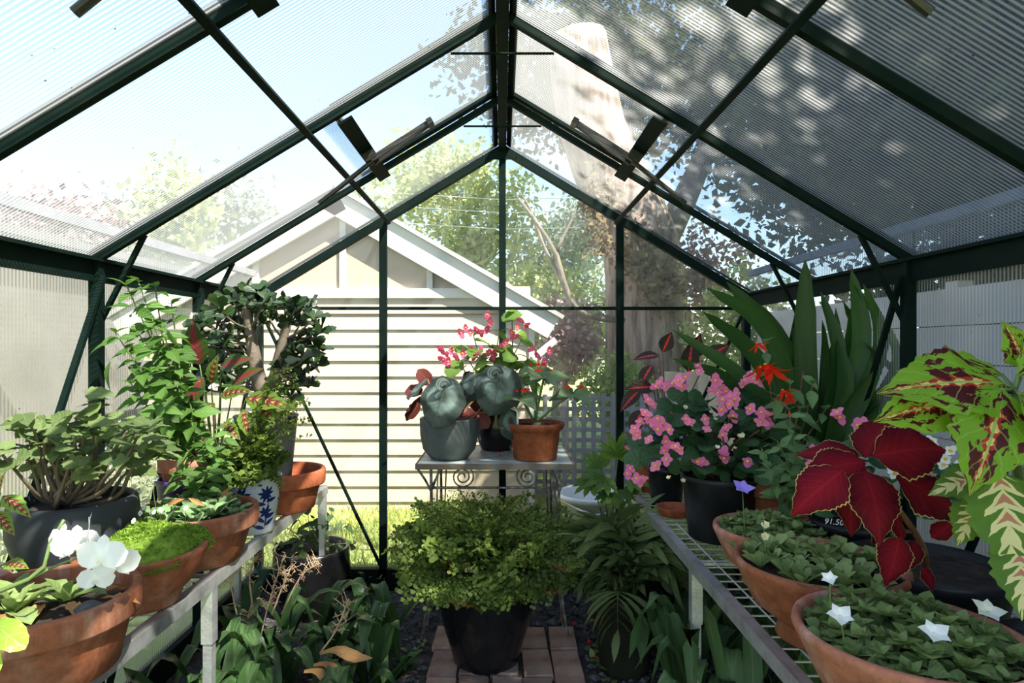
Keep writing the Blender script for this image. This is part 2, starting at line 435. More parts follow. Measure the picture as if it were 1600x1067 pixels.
rough_mat('floor_soil', (0.022, 0.021, 0.021), (0.065, 0.062, 0.06), (0.13, 0.125, 0.12), 18, 0.95, 1.0, spec=0.2, detail=8, bd=0.01)
rough_mat('gravel', (0.035, 0.034, 0.035), (0.085, 0.083, 0.085), (0.17, 0.165, 0.16), 30, 0.9, 0.4, rnd=0.3)
rough_mat('brick', (0.16, 0.095, 0.075), (0.36, 0.23, 0.18), (0.42, 0.34, 0.29), 9, 0.9, 0.8, rnd=0.5)
rough_mat('lawn', (0.10, 0.16, 0.03), (0.25, 0.32, 0.09), (0.40, 0.40, 0.20), 3, 0.95, 0.4)
rough_mat('shed_paint', (0.40, 0.325, 0.225), (0.43, 0.35, 0.25), (0.45, 0.375, 0.275), 3, 0.6, 0.12, rnd=0.08)
rough_mat('shed_trim', (0.58, 0.545, 0.48), (0.64, 0.60, 0.54), None, 4, 0.55, 0.1)
rough_mat('gable_sheet', (0.36, 0.285, 0.21), (0.40, 0.32, 0.24), None, 4, 0.7, 0.1)
rough_mat('roof_sheet', (0.30, 0.29, 0.27), (0.4, 0.39, 0.37), None, 5, 0.6, 0.2)
rough_mat('grey_timber', (0.18, 0.19, 0.205), (0.24, 0.245, 0.26), (0.30, 0.30, 0.31), 12, 0.85, 0.4, rnd=0.25)
rough_mat('paling', (0.50, 0.38, 0.26), (0.66, 0.54, 0.40), None, 8, 0.85, 0.4, rnd=0.25)
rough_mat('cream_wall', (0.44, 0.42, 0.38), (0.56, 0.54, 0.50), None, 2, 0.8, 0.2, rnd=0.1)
bark_mat('bark', (0.10, 0.065, 0.05), (0.33, 0.24, 0.19), (0.55, 0.43, 0.36))
rough_mat('twig', (0.09, 0.08, 0.065), (0.20, 0.17, 0.13), None, 12, 0.9, 0.5)
rough_mat('plastic_white', (0.78, 0.79, 0.78), (0.86, 0.87, 0.86), None, 4, 0.35, 0.05)
rough_mat('plastic_black', (0.006, 0.006, 0.007), (0.02, 0.02, 0.022), (0.035, 0.035, 0.037), 10, 0.35, 0.15, spec=.22)
rough_mat('glazed_black', (0.004, 0.004, 0.005), (0.012, 0.012, 0.013), (0.02, 0.018, 0.017), 5, 0.16, 0.1, spec=.3)
rough_mat('charcoal_pot', (0.018, 0.02, 0.024), (0.04, 0.045, 0.05), (0.06, 0.065, 0.067), 5, 0.5, 0.2, spec=.2)
rough_mat('slate_pot', (0.055, 0.068, 0.068), (0.085, 0.10, 0.098), (0.12, 0.13, 0.125), 10, 0.75, 0.35)
rough_mat('olive_pot', (0.016, 0.017, 0.010), (0.035, 0.036, 0.022), None, 6, 0.8, 0.3, spec=.1)
rough_mat('purple_plastic', (0.045, 0.02, 0.11), (0.08, 0.04, 0.17), None, 5, 0.35, 0.05)
rough_mat('ceramic_white', (0.62, 0.66, 0.68), (0.74, 0.77, 0.78), None, 5, 0.2, 0.03)
rough_mat('blue_glaze', (0.010, 0.02, 0.10), (0.02, 0.04, 0.2), None, 12, 0.25, 0.03)
terracotta('terracotta_old', (0.36, 0.125, 0.058), (0.21, 0.065, 0.03), (0.52, 0.36, 0.28), 0.6)
terracotta('terracotta_new', (0.44, 0.125, 0.05), (0.33, 0.085, 0.035), (0.52, 0.24, 0.14), 0.35)
terracotta('terracotta_pale', (0.46, 0.19, 0.12), (0.33, 0.11, 0.065), (0.60, 0.46, 0.40), 0.75)
terracotta('terracotta_glazed', (0.36, 0.10, 0.04), (0.22, 0.055, 0.022), (0.45, 0.2, 0.1), 0.3)
rough_mat('table_paint', (0.30, 0.36, 0.34), (0.40, 0.46, 0.43), (0.20, 0.20, 0.17), 7, 0.45, 0.25)
rough_mat('chipped_iron', (0.03, 0.025, 0.02), (0.16, 0.14, 0.12), (0.52, 0.50, 0.46), 38, 0.7, 0.5)
rough_mat('rust_edge', (0.20, 0.10, 0.045), (0.12, 0.13, 0.12), None, 22, 0.8, 0.4)
rough_mat('white_paint_mark', (0.75, 0.75, 0.75), (0.85, 0.85, 0.85), None, 5, 0.6, 0)
crown_mat('blades_lawn', (0.24, 0.30, 0.06), (0.55, 0.58, 0.22), 0.5, 2)
crown_mat('crown_light', (0.30, 0.36, 0.12), (0.68, 0.70, 0.34), 0.45, 1.1)
crown_mat('crown_grey', (0.26, 0.31, 0.24), (0.55, 0.60, 0.50), 0.4, 1.1)
crown_mat('crown_dark', (0.028, 0.038, 0.016), (0.10, 0.12, 0.05), 0.35, 0.8)
crown_mat('crown_purple', (0.26, 0.14, 0.15), (0.58, 0.44, 0.40), 0.4, 2)
crown_mat('crown_brown', (0.14, 0.09, 0.06), (0.28, 0.24, 0.13), 0.35, 2)
crown_mat('crown_lime', (0.16, 0.28, 0.05), (0.42, 0.52, 0.16), 0.45, 2)
crown_mat('moss', (0.10, 0.20, 0.015), (0.36, 0.52, 0.09), 0.4, 70)
crown_mat('crown_pale', (0.22, 0.28, 0.14), (0.55, 0.58, 0.38), 0.45, 2)
# ------------------------------------------------------------------ greenhouse shell
S = 0.61; HW = 1.22; RZ = 2.205; PITCH = 0.603
def rz(x): return RZ - PITCH * abs(x)
EZ = rz(HW)                      # eave height
YB = 5 * S; YF = -S
def barobj(name, parent, p0, p1, wd, ht, up=(0, 0, 1), mat='frame_green'):
    return mk(name, MB().bar(p0, p1, wd, ht, up), mat, parent)
def pane(name, parent, corners, th, mat, uvs):
    """thin sheet with real thickness; corners run round the sheet, uvs are metres"""
    a, b, c, d = [Vector(q) for q in corners]; nn = (b - a).cross(d - a).normalized() * th
    mb = MB(); mb.v = [a, b, c, d, a + nn, b + nn, c + nn, d + nn]
    mb.face((3, 2, 1, 0), [uvs[3], uvs[2], uvs[1], uvs[0]]); mb.face((4, 5, 6, 7), uvs, 1)
    for i in range(4):
        j = (i + 1) % 4; mb.face((i, j, j + 4, i + 4), [uvs[i], uvs[j], uvs[j], uvs[i]], 1)
    return mk(name, mb, [mat, 'sheet_skin'], parent)
ceil = struct('ceiling', 'pitched greenhouse roof of ribbed clear polycarbonate on dark green bars')
wl_ = {-1: struct('wall_left', 'ribbed polycarbonate side wall behind the left bench'), 1: struct('wall_right', 'ribbed polycarbonate side wall behind the right bench')}
VX0, VXL = 0.03, 0.49            # vent from the ridge down to here
vent_bays = (1, 3)
for sd in (-1, 1):
    up = Vector((sd * PITCH, 0, 1)).normalized()
    for k in range(-1, 6):
        y = k * S
        gable = (k == 5)
        wd, ht = (0.038, 0.036) if gable else (0.020, 0.022)
        off = up * (-ht / 2 - 0.003)
        barobj('rafter', ceil, Vector((sd * 0.012, y, rz(0.012))) + off, Vector((sd * HW, y, rz(HW))) + off, wd, ht, up)
        # thin glazing cap over the rafter
        barobj('glazing_cap', ceil, Vector((sd * 0.02, y, rz(0.02))) + up * 0.010, Vector((sd * (HW + .01), y, rz(HW + .01))) + up * 0.010, 0.022, 0.006, up)
        if k < 5:
            z0 = rz(HW) - 0.15
            barobj('knee_brace', ceil, (sd * 1.075, y + 0.02, rz(1.075) - 0.02), (sd * (HW - .01), y + 0.02, z0 - 0.05), 0.014, 0.012)
    # purlin half way down
    off = up * -0.040
    barobj('purlin', ceil, Vector((sd * 0.585, YF, rz(.585))) + off, Vector((sd * 0.585, YB, rz(.585))) + off, 0.018, 0.022, up)
    for k in range(-1, 5):
        y0, y1 = k * S + 0.004, (k + 1) * S - 0.004
        xs = VXL if k in vent_bays else VX0
        mat = 'polycarbonate_clear' if k == 4 else 'polycarbonate'
        L0, L1 = 0, (HW - xs) * 1.17
        c = [(sd * xs, y0, rz(xs)), (sd * xs, y1, rz(xs)), (sd * (HW + .02), y1, rz(HW + .02)), (sd * (HW + .02), y0, rz(HW + .02))]
        uv = [(y0, L0), (y1, L0), (y1, L1), (y0, L1)]
        if sd > 0: c = c[::-1]; uv = uv[::-1]
        pane('pane', ceil, c, 0.005, mat, uv)
rb = MB().box((0, (YF + YB) / 2, RZ - 0.022), (0.019, (YB - YF) / 2, 0.024))
mk('ridge_beam', rb, 'frame_green', ceil)
for sd in (-1, 1):
    barobj('ridge_flange', ceil, (sd * 0.034, YF, RZ - 0.012), (sd * 0.034, YB - .02, RZ - 0.012), 0.024, 0.012, Vector((sd * PITCH, 0, 1)))
for k in (1, 2, 3, 4):
    mb = MB().tube([(-0.155, k * S + .02, rz(.155) - .03), (0.155, k * S + .02, rz(.155) - .03)], 0.0042, 6)
    mk('tie_rod', mb, 'frame_green', ceil)
# roof vents
nv = 0
for k in vent_bays:
    for sd in (-1, 1):
        nv += 1
        up = Vector((sd * PITCH, 0, 1)).normalized(); sl_ = Vector((sd, 0, -PITCH)).normalized()
        side = 'left' if sd < 0 else 'right'; far = 'far' if k == 3 else 'near'
        vt = struct('window_%d' % nv, '%s roof vent on the %s slope with a black piston opener' % (far, side))
        y0, y1 = k * S + 0.022, (k + 1) * S - 0.022
        off = up * 0.016
        A = Vector((sd * VX0, 0, rz(VX0))) + off; B = Vector((sd * (VXL + .015), 0, rz(VXL + .015))) + off
        for y in (y0, y1): barobj('stile', vt, A + Vector((0, y, 0)), B + Vector((0, y, 0)), 0.022, 0.024, up)
        barobj('bottom_rail', vt, B + Vector((0, y0, 0)), B + Vector((0, y1, 0)), 0.02, 0.024, up)
        barobj('top_rail', vt, A + Vector((0, y0, 0)), A + Vector((0, y1, 0)), 0.02, 0.02, up)
        c = [A + Vector((0, y0, 0)), A + Vector((0, y1, 0)), B + Vector((0, y1, 0)), B + Vector((0, y0, 0))]
        uv = [(y0, 0), (y1, 0), (y1, .55), (y0, .55)]
        if sd > 0: c = c[::-1]; uv = uv[::-1]
        pane('pane', vt, c, 0.005, 'polycarbonate', uv)
        # flat crossbar between the rafters that carries the opener
        D = Vector((sd * VXL, 0, rz(VXL))) - up * 0.045
        barobj('crossbar', vt, D + Vector((0, y0 - .03, 0)), D + Vector((0, y1 + .03, 0)), 0.05, 0.006, up)
        ym = (y0 + y1) / 2
        op = mk('opener', MB().box(D + Vector((0, ym, 0)) - up * 0.018, (0.022, 0.030, 0.014), basis((0, 1, 0), up)), 'opener_black', vt)
        piv = D + Vector((0, ym, 0)) - up * 0.032
        mk('piston', MB().tube([piv, piv + sl_ * 0.10 - up * 0.012, piv + sl_ * 0.235 - up * 0.03], 0.0085, 8), 'opener_black', op)
        tip = piv - sl_ * 0.24 + up * 0.012
        for q in (-1, 1):
            mk('arm', MB().bar(piv + Vector((0, q * 0.024, 0)), tip + Vector((0, q * 0.01, 0)), 0.008, 0.016, up), 'opener_black', op)
        mk('hinge_block', MB().bar(tip + Vector((0, -.022, 0)), tip + Vector((0, .022, 0)), 0.02, 0.02, up), 'opener_black', op)
# side walls
for sd in (-1, 1):
    W_ = wl_[sd]
    x = sd * HW
    # eave beam: upright plate with an inward flange on top
    barobj('eave_beam', W_, (x - sd * 0.012, YF, EZ - 0.045), (x - sd * 0.012, YB, EZ - 0.045), 0.012, 0.062)
    barobj('eave_flange', W_, (x - sd * 0.022, YF, EZ - 0.012), (x - sd * 0.022, YB, EZ - 0.012), 0.034, 0.010)
    barobj('base_rail', W_, (x, YF, 0.05), (x, YB, 0.05), 0.04, 0.10)
    for k in range(-1, 6):
        y = k * S; wd = 0.045 if k == 5 else 0.03
        barobj('post', W_, (x - sd * 0.014, y, 0.0), (x - sd * 0.014, y, EZ - 0.015), wd, 0.03, (1, 0, 0))
    for k in range(-1, 5):
        y0, y1 = k * S + .006, (k + 1) * S - .006
        c = [(x + sd * .004, y0, 0.09), (x + sd * .004, y1, 0.09), (x + sd * .004, y1, 1.55), (x + sd * .004, y0, 1.55)]
        uv = [(y0, 0), (y1, 0), (y1, 1.5), (y0, 1.5)]
        if sd < 0: c = c[::-1]; uv = uv[::-1]
        pane('pane', W_, c, 0.005, 'polycarbonate', uv)
        if sd < 0: a_, b_ = (k + 1, k)
        else: a_, b_ = (k, k + 1)
        if 0 <= k: barobj('diagonal_brace', W_, (x - sd * 0.034, a_ * S, EZ - .06), (x - sd * 0.034, b_ * S, 0.12), 0.012, 0.016, (1, 0, 0))
    # closing strip on the top edge of the wall sheets, just outside the roof edge
    barobj('edge_strip', W_, (x + sd * .008, YF, 1.562), (x + sd * .008, YB, 1.562), 0.022, 0.03, mat='grey_timber')
# back wall
wb = struct('wall_back', 'clear glass gable wall on dark green posts')
for x in (-0.589, 0.0, 0.580):
    barobj('post', wb, (x, YB - .005, 0), (x, YB - .005, rz(x) - 0.03), 0.036 if x else 0.034, 0.03, (0, 1, 0))
barobj('mid_rail', wb, (-HW, YB - .012, 1.39), (HW, YB - .012, 1.39), 0.018, 0.016)
barobj('base_rail', wb, (-HW, YB, 0.05), (HW, YB, 0.05), 0.04, 0.11)
for sd in (-1, 1):
    barobj('diagonal_brace', wb, (sd * (HW - .02), YB - .03, EZ - .06), (sd * 0.60, YB - .03, 0.13), 0.012, 0.016, (0, 1, 0))
# gusset plate under the apex
mb = MB(); mb.v = [Vector(q) for q in ((-.06, YB - .03, RZ - .085), (.06, YB - .03, RZ - .085), (.075, YB - .03, RZ - .06), (0, YB - .03, RZ - .02), (-.075, YB - .03, RZ - .06))]
mb.v += [v + Vector((0, .006, 0)) for v in mb.v]
mb.face((0, 1, 2, 3, 4)); mb.face((9, 8, 7, 6, 5))
for i in range(5): mb.face((i, i + 5, (i + 1) % 5 + 5, (i + 1) % 5))
mk('gusset', mb, 'frame_green', wb)
edges = [-HW, -0.589, 0.0, 0.580, HW]
for a, b in zip(edges, edges[1:]):
    for z0, z1 in ((0.10, 1.385), (1.395, None)):
        za = z1 if z1 else rz(a) - .01; zb = z1 if z1 else rz(b) - .01
        za = max(za, z0 + .002); zb = max(zb, z0 + .002)
        pane('pane', wb, [(a, YB, z0), (b, YB, z0), (b, YB, zb), (a, YB, za)], 0.004, 'clear_glass', [(a, z0), (b, z0), (b, zb), (a, za)])
# ------------------------------------------------------------------ floor
n = 60
mb = MB()
for j in range(n + 1):
    for i in range(n + 1):
        x = -HW + 2 * HW * i / n; y = YF + (YB - YF) * j / n
        z = 0.008 * math.sin(x * 9 + y * 5) * math.cos(y * 7 - x * 3) + random.uniform(-.005, .005)
        if abs(x - 0.01) < 0.34: z -= 0.004
        mb.v.append(Vector((x, y, z)))
for j in range(n):
    for i in range(n):
        q = j * (n + 1) + i; mb.face((q, q + 1, q + n + 2, q + n + 1))
floor = mk('floor', mb, 'floor_soil', None, True); floor['kind'] = 'structure'; floor['label'] = 'dark bare soil and gravel floor of the greenhouse'
# brick path
bm_v = []
for q in range(4):
    mb = MB().box((0, 0, 0), (0.055, 0.096, 0.02))
    for i, v in enumerate(mb.v):
        t = 0.004 if v.z > 0 else 0
        mb.v[i] = Vector((v.x * (1 - t / .055) + random.uniform(-.003, .003), v.y * (1 - t / .096) + random.uniform(-.004, .004), v.z + random.uniform(-.0015, .0015)))
    bm_v.append(mb.mesh('brick', 'brick'))
for r in range(11):
    for c in range(5):
        if r == 0 and c in (1, 2) : pass
        y = 2.52 - r * 0.2; x = -0.222 + c * 0.1165
        o = ob('brick', bm_v[(r * 3 + c * 2 + r * c) % 4], floor)
        o.location = (x + random.uniform(-.004, .004), y + random.uniform(-.005, .005), -0.004 + random.uniform(-.004, .003))
        o.rotation_euler = (random.uniform(-.02, .02), random.uniform(-.02, .02), random.uniform(-.03, .03))
# loose gravel
N = 5200; mbp = []
xs = RS.uniform(-1.15, 1.15, N); ys = RS.uniform(1.5, 3.0, N)
keep = (np.abs(xs - 0.01) > 0.30) | (ys > 2.64); xs = xs[keep]; ys = ys[keep]; N = len(xs)
V = np.empty((N, 6, 3)); sz = RS.gamma(3, 0.0021, N) + 0.003
for k, d in enumerate(((1, 0, 0), (0, 1, 0), (-1, 0, 0), (0, -1, 0), (0, 0, .7), (0, 0, -.7))):
    V[:, k, 0] = xs + sz * (d[0] + RS.uniform(-.3, .3, N)); V[:, k, 1] = ys + sz * (d[1] + RS.uniform(-.3, .3, N)); V[:, k, 2] = 0.008 + sz * (d[2] + RS.uniform(-.2, .2, N))
fc = []
for i in range(N):
    b = i * 6
    for q in range(4): fc += [(b + q, b + (q + 1) % 4, b + 4), (b + (q + 1) % 4, b + q, b + 5)]
me = bpy.data.meshes.new('gravel'); me.from_pydata(V.reshape(-1, 3).tolist(), [], fc); me.materials.append(m_('gravel'))
gv = ob('gravel', me, floor); gv['kind'] = 'stuff'
# ------------------------------------------------------------------ outside ground
mb = MB()
R_ = 40
mb.v = [Vector(q) for q in ((-R_, -R_, -.03), (R_, -R_, -.03), (R_, R_, -.03), (-R_, R_, -.03))]; mb.face((0, 1, 2, 3))
g = mk('ground', mb, 'lawn'); g['kind'] = 'structure'; g['label'] = 'sunlit lawn around the greenhouse'
# grass blades behind the back glass
N = 16000
gx = RS.uniform(-2.2, 2.2, N); gy = RS.uniform(3.12, 5.2, N); hh = RS.uniform(.03, .10, N)
V = np.empty((N, 3, 3)); a = RS.uniform(0, 6.28, N); ln = RS.normal(size=(N, 2)) * .04
V[:, 0] = np.stack([gx - np.cos(a) * .006, gy - np.sin(a) * .006, np.full(N, -.03)], 1)
V[:, 1] = np.stack([gx + np.cos(a) * .006, gy + np.sin(a) * .006, np.full(N, -.03)], 1)
V[:, 2] = np.stack([gx + ln[:, 0], gy + ln[:, 1], hh - .03], 1)
me = bpy.data.meshes.new('grass'); me.from_pydata(V.reshape(-1, 3).tolist(), [], [(3 * i, 3 * i + 1, 3 * i + 2) for i in range(N)]); me.materials.append(m_('blades_lawn'))
go = ob('grass', me); go['kind'] = 'stuff'; go['label'] = 'long sunlit grass between greenhouse and shed'; go['category'] = 'grass'
# ------------------------------------------------------------------ shed
SY = 4.6
shed = thing('garden_shed', 'cream weatherboard shed with white gable boards behind the glass', 'shed', (-1.23, SY, -0.03))
def sx_(px): return (px - VX) * SY / F + 1.23
def sz_(py): return CZ + (VY - py) * SY / F + 0.03
XR, XL = sx_(828), sx_(228); AX = sx_(528); 
ZT = sz_(466); BH = 0.1165
nb = int(ZT / BH) + 1
bm = MB()
bm.v = [Vector(q) for q in ((XL, 0.0, 0), (XR, 0.0, 0), (XR, 0.0, BH + .012), (XL, 0.0, BH + .012), (XL, -0.022, 0), (XR, -0.022, 0), (XR, -.004, BH + .012), (XL, -.004, BH + .012))]
for q in ((0, 3, 2, 1), (4, 5, 6, 7), (0, 1, 5, 4), (1, 2, 6, 5), (2, 3, 7, 6), (3, 0, 4, 7)): bm.face(q)
bme = bm.mesh('board', 'shed_paint')
for i in range(nb):
    ob('board', bme, shed, loc=(0, -.002 + random.uniform(-.001, .001), ZT - (i + 1) * BH))
apz = sz_(318); ez = sz_(490)
mb = MB(); D = 2.6
mb.v = [Vector(q) for q in ((XL, .01, 0), (XR, .01, 0), (XR, .01, ZT + .09), (XL, .01, ZT + .09), (XL, D, 0), (XR, D, 0), (XR, D, ZT + .09), (XL, D, ZT + .09))]
for q in ((0, 1, 2, 3), (5, 4, 7, 6), (1, 5, 6, 2), (4, 0, 3, 7)): mb.face(q)
mk('body', mb, 'shed_paint', shed)
slope = 155 / 270.0
ovr = sx_(872)
tz = ZT + .075
def rl(x): return sz_(300) - slope * abs(x - AX)      # top of barge boards
mb = MB()
mb.v = [Vector(q) for q in ((XL, -.004, tz), (XR, -.004, tz), (XR, -.004, rl(XR) - .1), (AX, -.004, rl(AX) - .1), (XL, -.004, rl(XL) - .1))]
mb.v += [v + Vector((0, .02, 0)) for v in mb.v]
mb.face((0, 1, 2, 3, 4)); mb.face((9, 8, 7, 6, 5)); 
for i in range(5): mb.face((i, i + 5, (i + 1) % 5 + 5, (i + 1) % 5))
mk('gable_sheet', mb, 'gable_sheet', shed)
mk('frieze_board', MB().box(((XL + XR) / 2, -.018, ZT + .036), ((XR - XL) / 2, .02, .036)), 'shed_trim', shed)
for px in (268, 402, 537, 672, 790):
    x = sx_(px); mk('batten', MB().box((x, -.018, (tz + rl(x)) / 2 - .05), (.022, .016, (rl(x) - tz) / 2 - .03)), 'shed_trim', shed)
for sd in (-1, 1):
    x1 = AX + sd * (ovr - AX)
    dn = Vector((sd, 0, -slope)).normalized(); nn = Vector((sd * slope, 0, 1)).normalized()
    a = Vector((AX, -.075, rl(AX))); b = Vector((x1, -.075, rl(x1)))
    mk('barge_board', MB().bar(a - nn * .085, b - nn * .085, .03, .17, nn), 'shed_trim', shed)
    a = Vector((AX, D / 2 - .02, rl(AX) + .02)); b = Vector((x1 + sd * .03, D / 2 - .02, rl(x1 + sd * .03) + .02))
    mk('roof_slope', MB().bar(a, b, D + .2, .03, nn), 'roof_sheet', shed)
    a = Vector((AX, -.04, rl(AX) - .02)); b = Vector((x1, -.04, rl(x1) - .02))
    mk('soffit', MB().bar(a, b, .07, .012, nn), 'shed_trim', shed)
mk('eave_bracket', MB().bar((XR + .02, -.04, rl(XR) - .42), (ovr - .02, -.04, rl(ovr) - .16), .05, .05), 'shed_trim', shed)
mk('corner_board', MB().box((XR + .012, -.012, ZT / 2), (.02, .028, ZT / 2)), 'shed_trim', shed)
# ------------------------------------------------------------------ lattice screen
lat = thing('lattice_screen', 'weathered grey timber lattice screen beside the shed', 'trellis', (0.03, 5.0, -0.03))
LWd, LH = 1.42, 0.85
vm = MB().box((0, 0, LH / 2), (.019, .006, LH / 2)).mesh('lath', 'grey_timber')
hm = MB().box((LWd / 2, .014, 0), (LWd / 2, .006, .017)).mesh('lath', 'grey_timber')
for i in range(19): ob('lath', vm, lat, loc=(i * LWd / 18, 0, random.uniform(-.008, .006)))
for i in range(10): ob('lath', hm, lat, loc=(0, 0, .05 + i * .0845))
# ------------------------------------------------------------------ pale bin outside
tb = thing('plastic_tub', 'pale grey plastic tub with rolled rim outside the back glass', 'tub', (0.53, 3.55, -0.03))
mk('body', MB().lathe([(.15, 0), (.16, .01), (.195, .36), (.215, .365), (.22, .385), (.205, .395), (.185, .385), (.15, .03), (0, .025)], 36), 'plastic_white', tb, True)
mk('handle', MB().tube(smooth_pts([(-.2, -.05, .36), (-.02, -.26, .33), (.2, -.05, .36)], 10), .008, 6), 'aluminium', tb, True)
# ------------------------------------------------------------------ paling fence, boarded wall on the right, wall on the left
pf = thing('paling_fence', 'pale timber paling fence beyond the right back corner', 'fence', (1.55, 5.7, -0.03))
pm = MB().box((0, 0, .5), (.048, .008, .5)).mesh('paling', 'paling')
for i in range(22): ob('paling', pm, pf, loc=(i * .1, 0, random.uniform(-.01, .01)))
mk('rail', MB().box((1.1, .03, .8), (1.15, .02, .03)), 'paling', pf); mk('rail', MB().box((1.1, .03, .25), (1.15, .02, .03)), 'paling', pf)
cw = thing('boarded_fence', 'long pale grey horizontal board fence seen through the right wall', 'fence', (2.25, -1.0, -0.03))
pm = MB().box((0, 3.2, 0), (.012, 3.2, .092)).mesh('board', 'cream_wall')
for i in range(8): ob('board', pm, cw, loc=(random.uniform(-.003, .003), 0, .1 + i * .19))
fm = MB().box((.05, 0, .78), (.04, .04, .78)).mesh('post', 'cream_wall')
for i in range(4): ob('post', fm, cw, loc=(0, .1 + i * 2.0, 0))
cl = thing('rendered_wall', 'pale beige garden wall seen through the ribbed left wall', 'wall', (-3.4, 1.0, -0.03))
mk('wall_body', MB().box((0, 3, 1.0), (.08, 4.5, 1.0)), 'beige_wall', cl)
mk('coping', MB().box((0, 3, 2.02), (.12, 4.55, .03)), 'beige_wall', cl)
# ------------------------------------------------------------------ trees and shrubs outside
def tree(name, label, loc, trunk, blobs, mat, nclump, per, spread, size, cat='tree', group=None, branches=()):
    t = thing(name, label, cat, loc, group); L0 = Vector(loc)
    if trunk:
        pts, r0, r1 = trunk
        mk('trunk', MB().tube(smooth_pts(pts, 12), r0, 14, r1), 'bark', t, True)
    for pts, r0, r1 in branches:
        mk('branch', MB().tube(smooth_pts(pts, 10), r0, 7, r1), 'twig', t, True)
    c = clumps(blobs, nclump, per, spread)
    o = ob('crown', quads(c, size, 'crown', mat), t); o['kind'] = 'stuff'
    return t
def lp(px, py, Y, loc): return P(px, py, Y) - Vector(loc)
# big old tree behind the right half of the gable
loc = (1.52, 7.0, -0.03)
def q_(px, py, Y=7.0): return lp(px, py, Y, loc)
t = tree('old_tree', 'huge old tree with peeling brown trunk behind the gable glass', loc,
     ([q_(1012, 690), q_(1012, 600), q_(1010, 480), q_(1000, 380), q_(965, 300), q_(925, 200), q_(900, 60)], .52, .34),
     [((-.2, 1.8, 5.2), (2.2, 1.5, 1.2)), ((1.6, .6, 4.6), (1.8, 1.5, 1.2)), ((2.2, 0, 3.3), (1.3, 1.0, 1.0))], 'crown_dark', 900, 26, .16, .11,
     branches=[([q_(975, 500, 6.7), q_(905, 488, 6.5), q_(880, 440, 6.4), q_(870, 400, 6.4), q_(840, 350, 6.4), q_(810, 310, 6.5)], .045, .015),
               ([q_(878, 440, 6.4), q_(850, 385, 6.5), q_(830, 330, 6.6), q_(812, 300, 6.6)], .022, .008),
               ([q_(868, 395, 6.4), q_(900, 330, 6.4), q_(915, 300, 6.4)], .018, .006),
               ([q_(1010, 420), q_(1060, 330), q_(1120, 200)], .2, .1)])
iv = clumps([(tuple(q_(1008, 400, 6.45)), (.34, .2, .45)), (tuple(q_(935, 330, 6.5)), (.22, .18, .5)), (tuple(q_(1035, 440, 6.5)), (.2, .15, .35))], 110, 14, .06)
o = ob('ivy', quads(iv, .075, 'ivy', 'crown_brown'), t); o['kind'] = 'stuff'
tree('background_tree', 'sunny yellow-green tree directly behind the shed gable', (-0.6, 10.5, -.03), ([(0, 0, 0), (.1, 0, 1.5), (.2, 0, 3)], .16, .08),
     [((.1, 0, 3.0), (1.5, .9, 1.3)), ((-.6, .4, 4.1), (1.4, 1, .9))], 'crown_light', 330, 22, .13, .12)
tree('background_tree', 'grey-green leafy tree right of the central gable post', (1.0, 11.0, -.03), ([(0, 0, 0), (.1, 0, 1.5), (0, 0, 3)], .14, .07),
     [((-.1, 0, 2.3), (1.3, .8, 1.4)), ((.4, .2, 3.3), (.8, .8, .7))], 'crown_grey', 330, 20, .13, .12)
tree('background_tree', 'low bright green tree filling the gap right of the shed roof', (0.9, 8.8, -.03), ([(0, 0, 0), (0, 0, 1.0)], .06, .04),
     [((0, 0, 1.5), (1.0, .6, .75)), ((-.4, .2, 2.0), (.6, .5, .5))], 'crown_light', 200, 22, .11, .10)
tree('purple_shrub', 'dusty purple-leaved shrub above the lattice screen', (0.75, 7.3, -.03), ([(0, 0, 0), (0, 0, .9)], .04, .02),
     [((0.02, 0, 1.3), (.42, .35, .5))], 'crown_purple', 90, 24, .07, .075, 'shrub')
tree('green_shrub', 'drooping bright green shrub behind the lattice screen', (1.1, 6.0, -.03), ([(0, 0, 0), (0, 0, .6)], .03, .02),
     [((0, 0, .75), (.42, .35, .42))], 'crown_lime', 110, 24, .06, .06, 'shrub')
tree('pink_shrub', 'loose pink-flowering shrub right of the old trunk', (2.45, 7.6, -.03), ([(0, 0, 0), (0, 0, 1.4)], .05, .03),
     [((.0, 0, 2.0), (.6, .4, .9))], 'crown_purple', 110, 20, .09, .08, 'shrub')
tree('green_shrub', 'light green shrub in front of the paling fence corner', (2.5, 6.4, -.03), ([(0, 0, 0), (0, 0, .6)], .03, .02),
     [((0, 0, 1.3), (.7, .35, .75))], 'crown_light', 150, 22, .08, .07, 'shrub')
# dense shade trees standing to the right of the greenhouse
shade = [
 ('shade_tree', 'nearest dense shade tree overhanging the right roof slope', (3.5, -0.4, -.03), [((-.8, -.3, 4.35), (1.12, 2.1, 1.7)), ((.4, .2, 3.0), (1.5, 2.0, 1.4)), ((.6, -.3, 5.2), (1.4, 2.0, 1.3))]),
 ('shade_tree', 'dense shade tree over the middle of the right roof slope', (3.7, 2.4, -.03), [((-.8, 0, 3.2), (1.35, 1.6, 1.5)), ((.3, 0, 4.6), (1.6, 1.7, 1.2))]),
 ('shade_tree', 'farther dense shade tree behind the right roof slope', (3.9, 5.2, -.03), [((-.4, -.3, 3.3), (1.6, 1.7, 1.4)), ((.4, 0, 4.6), (1.8, 1.6, 1.2))])]
for nm, lb, lc, bl in shade:
    tree(nm, lb, lc, ([(0, 0, 0), (.05, .05, 1.2), (-.1, 0, 2.6), (0, 0, 4.0)], .16, .07), bl, 'crown_dark', 1900, 26, .16, .10)
tree('hedge_shrub', 'dark shrubs behind the board fence on the right', (3.0, 2.6, -.03), None, [((0, -1.2, 1.5), (.45, 1.3, .9)), ((0, 1.3, 1.5), (.5, 1.4, .9))], 'crown_dark', 420, 22, .1, .09, 'shrub')
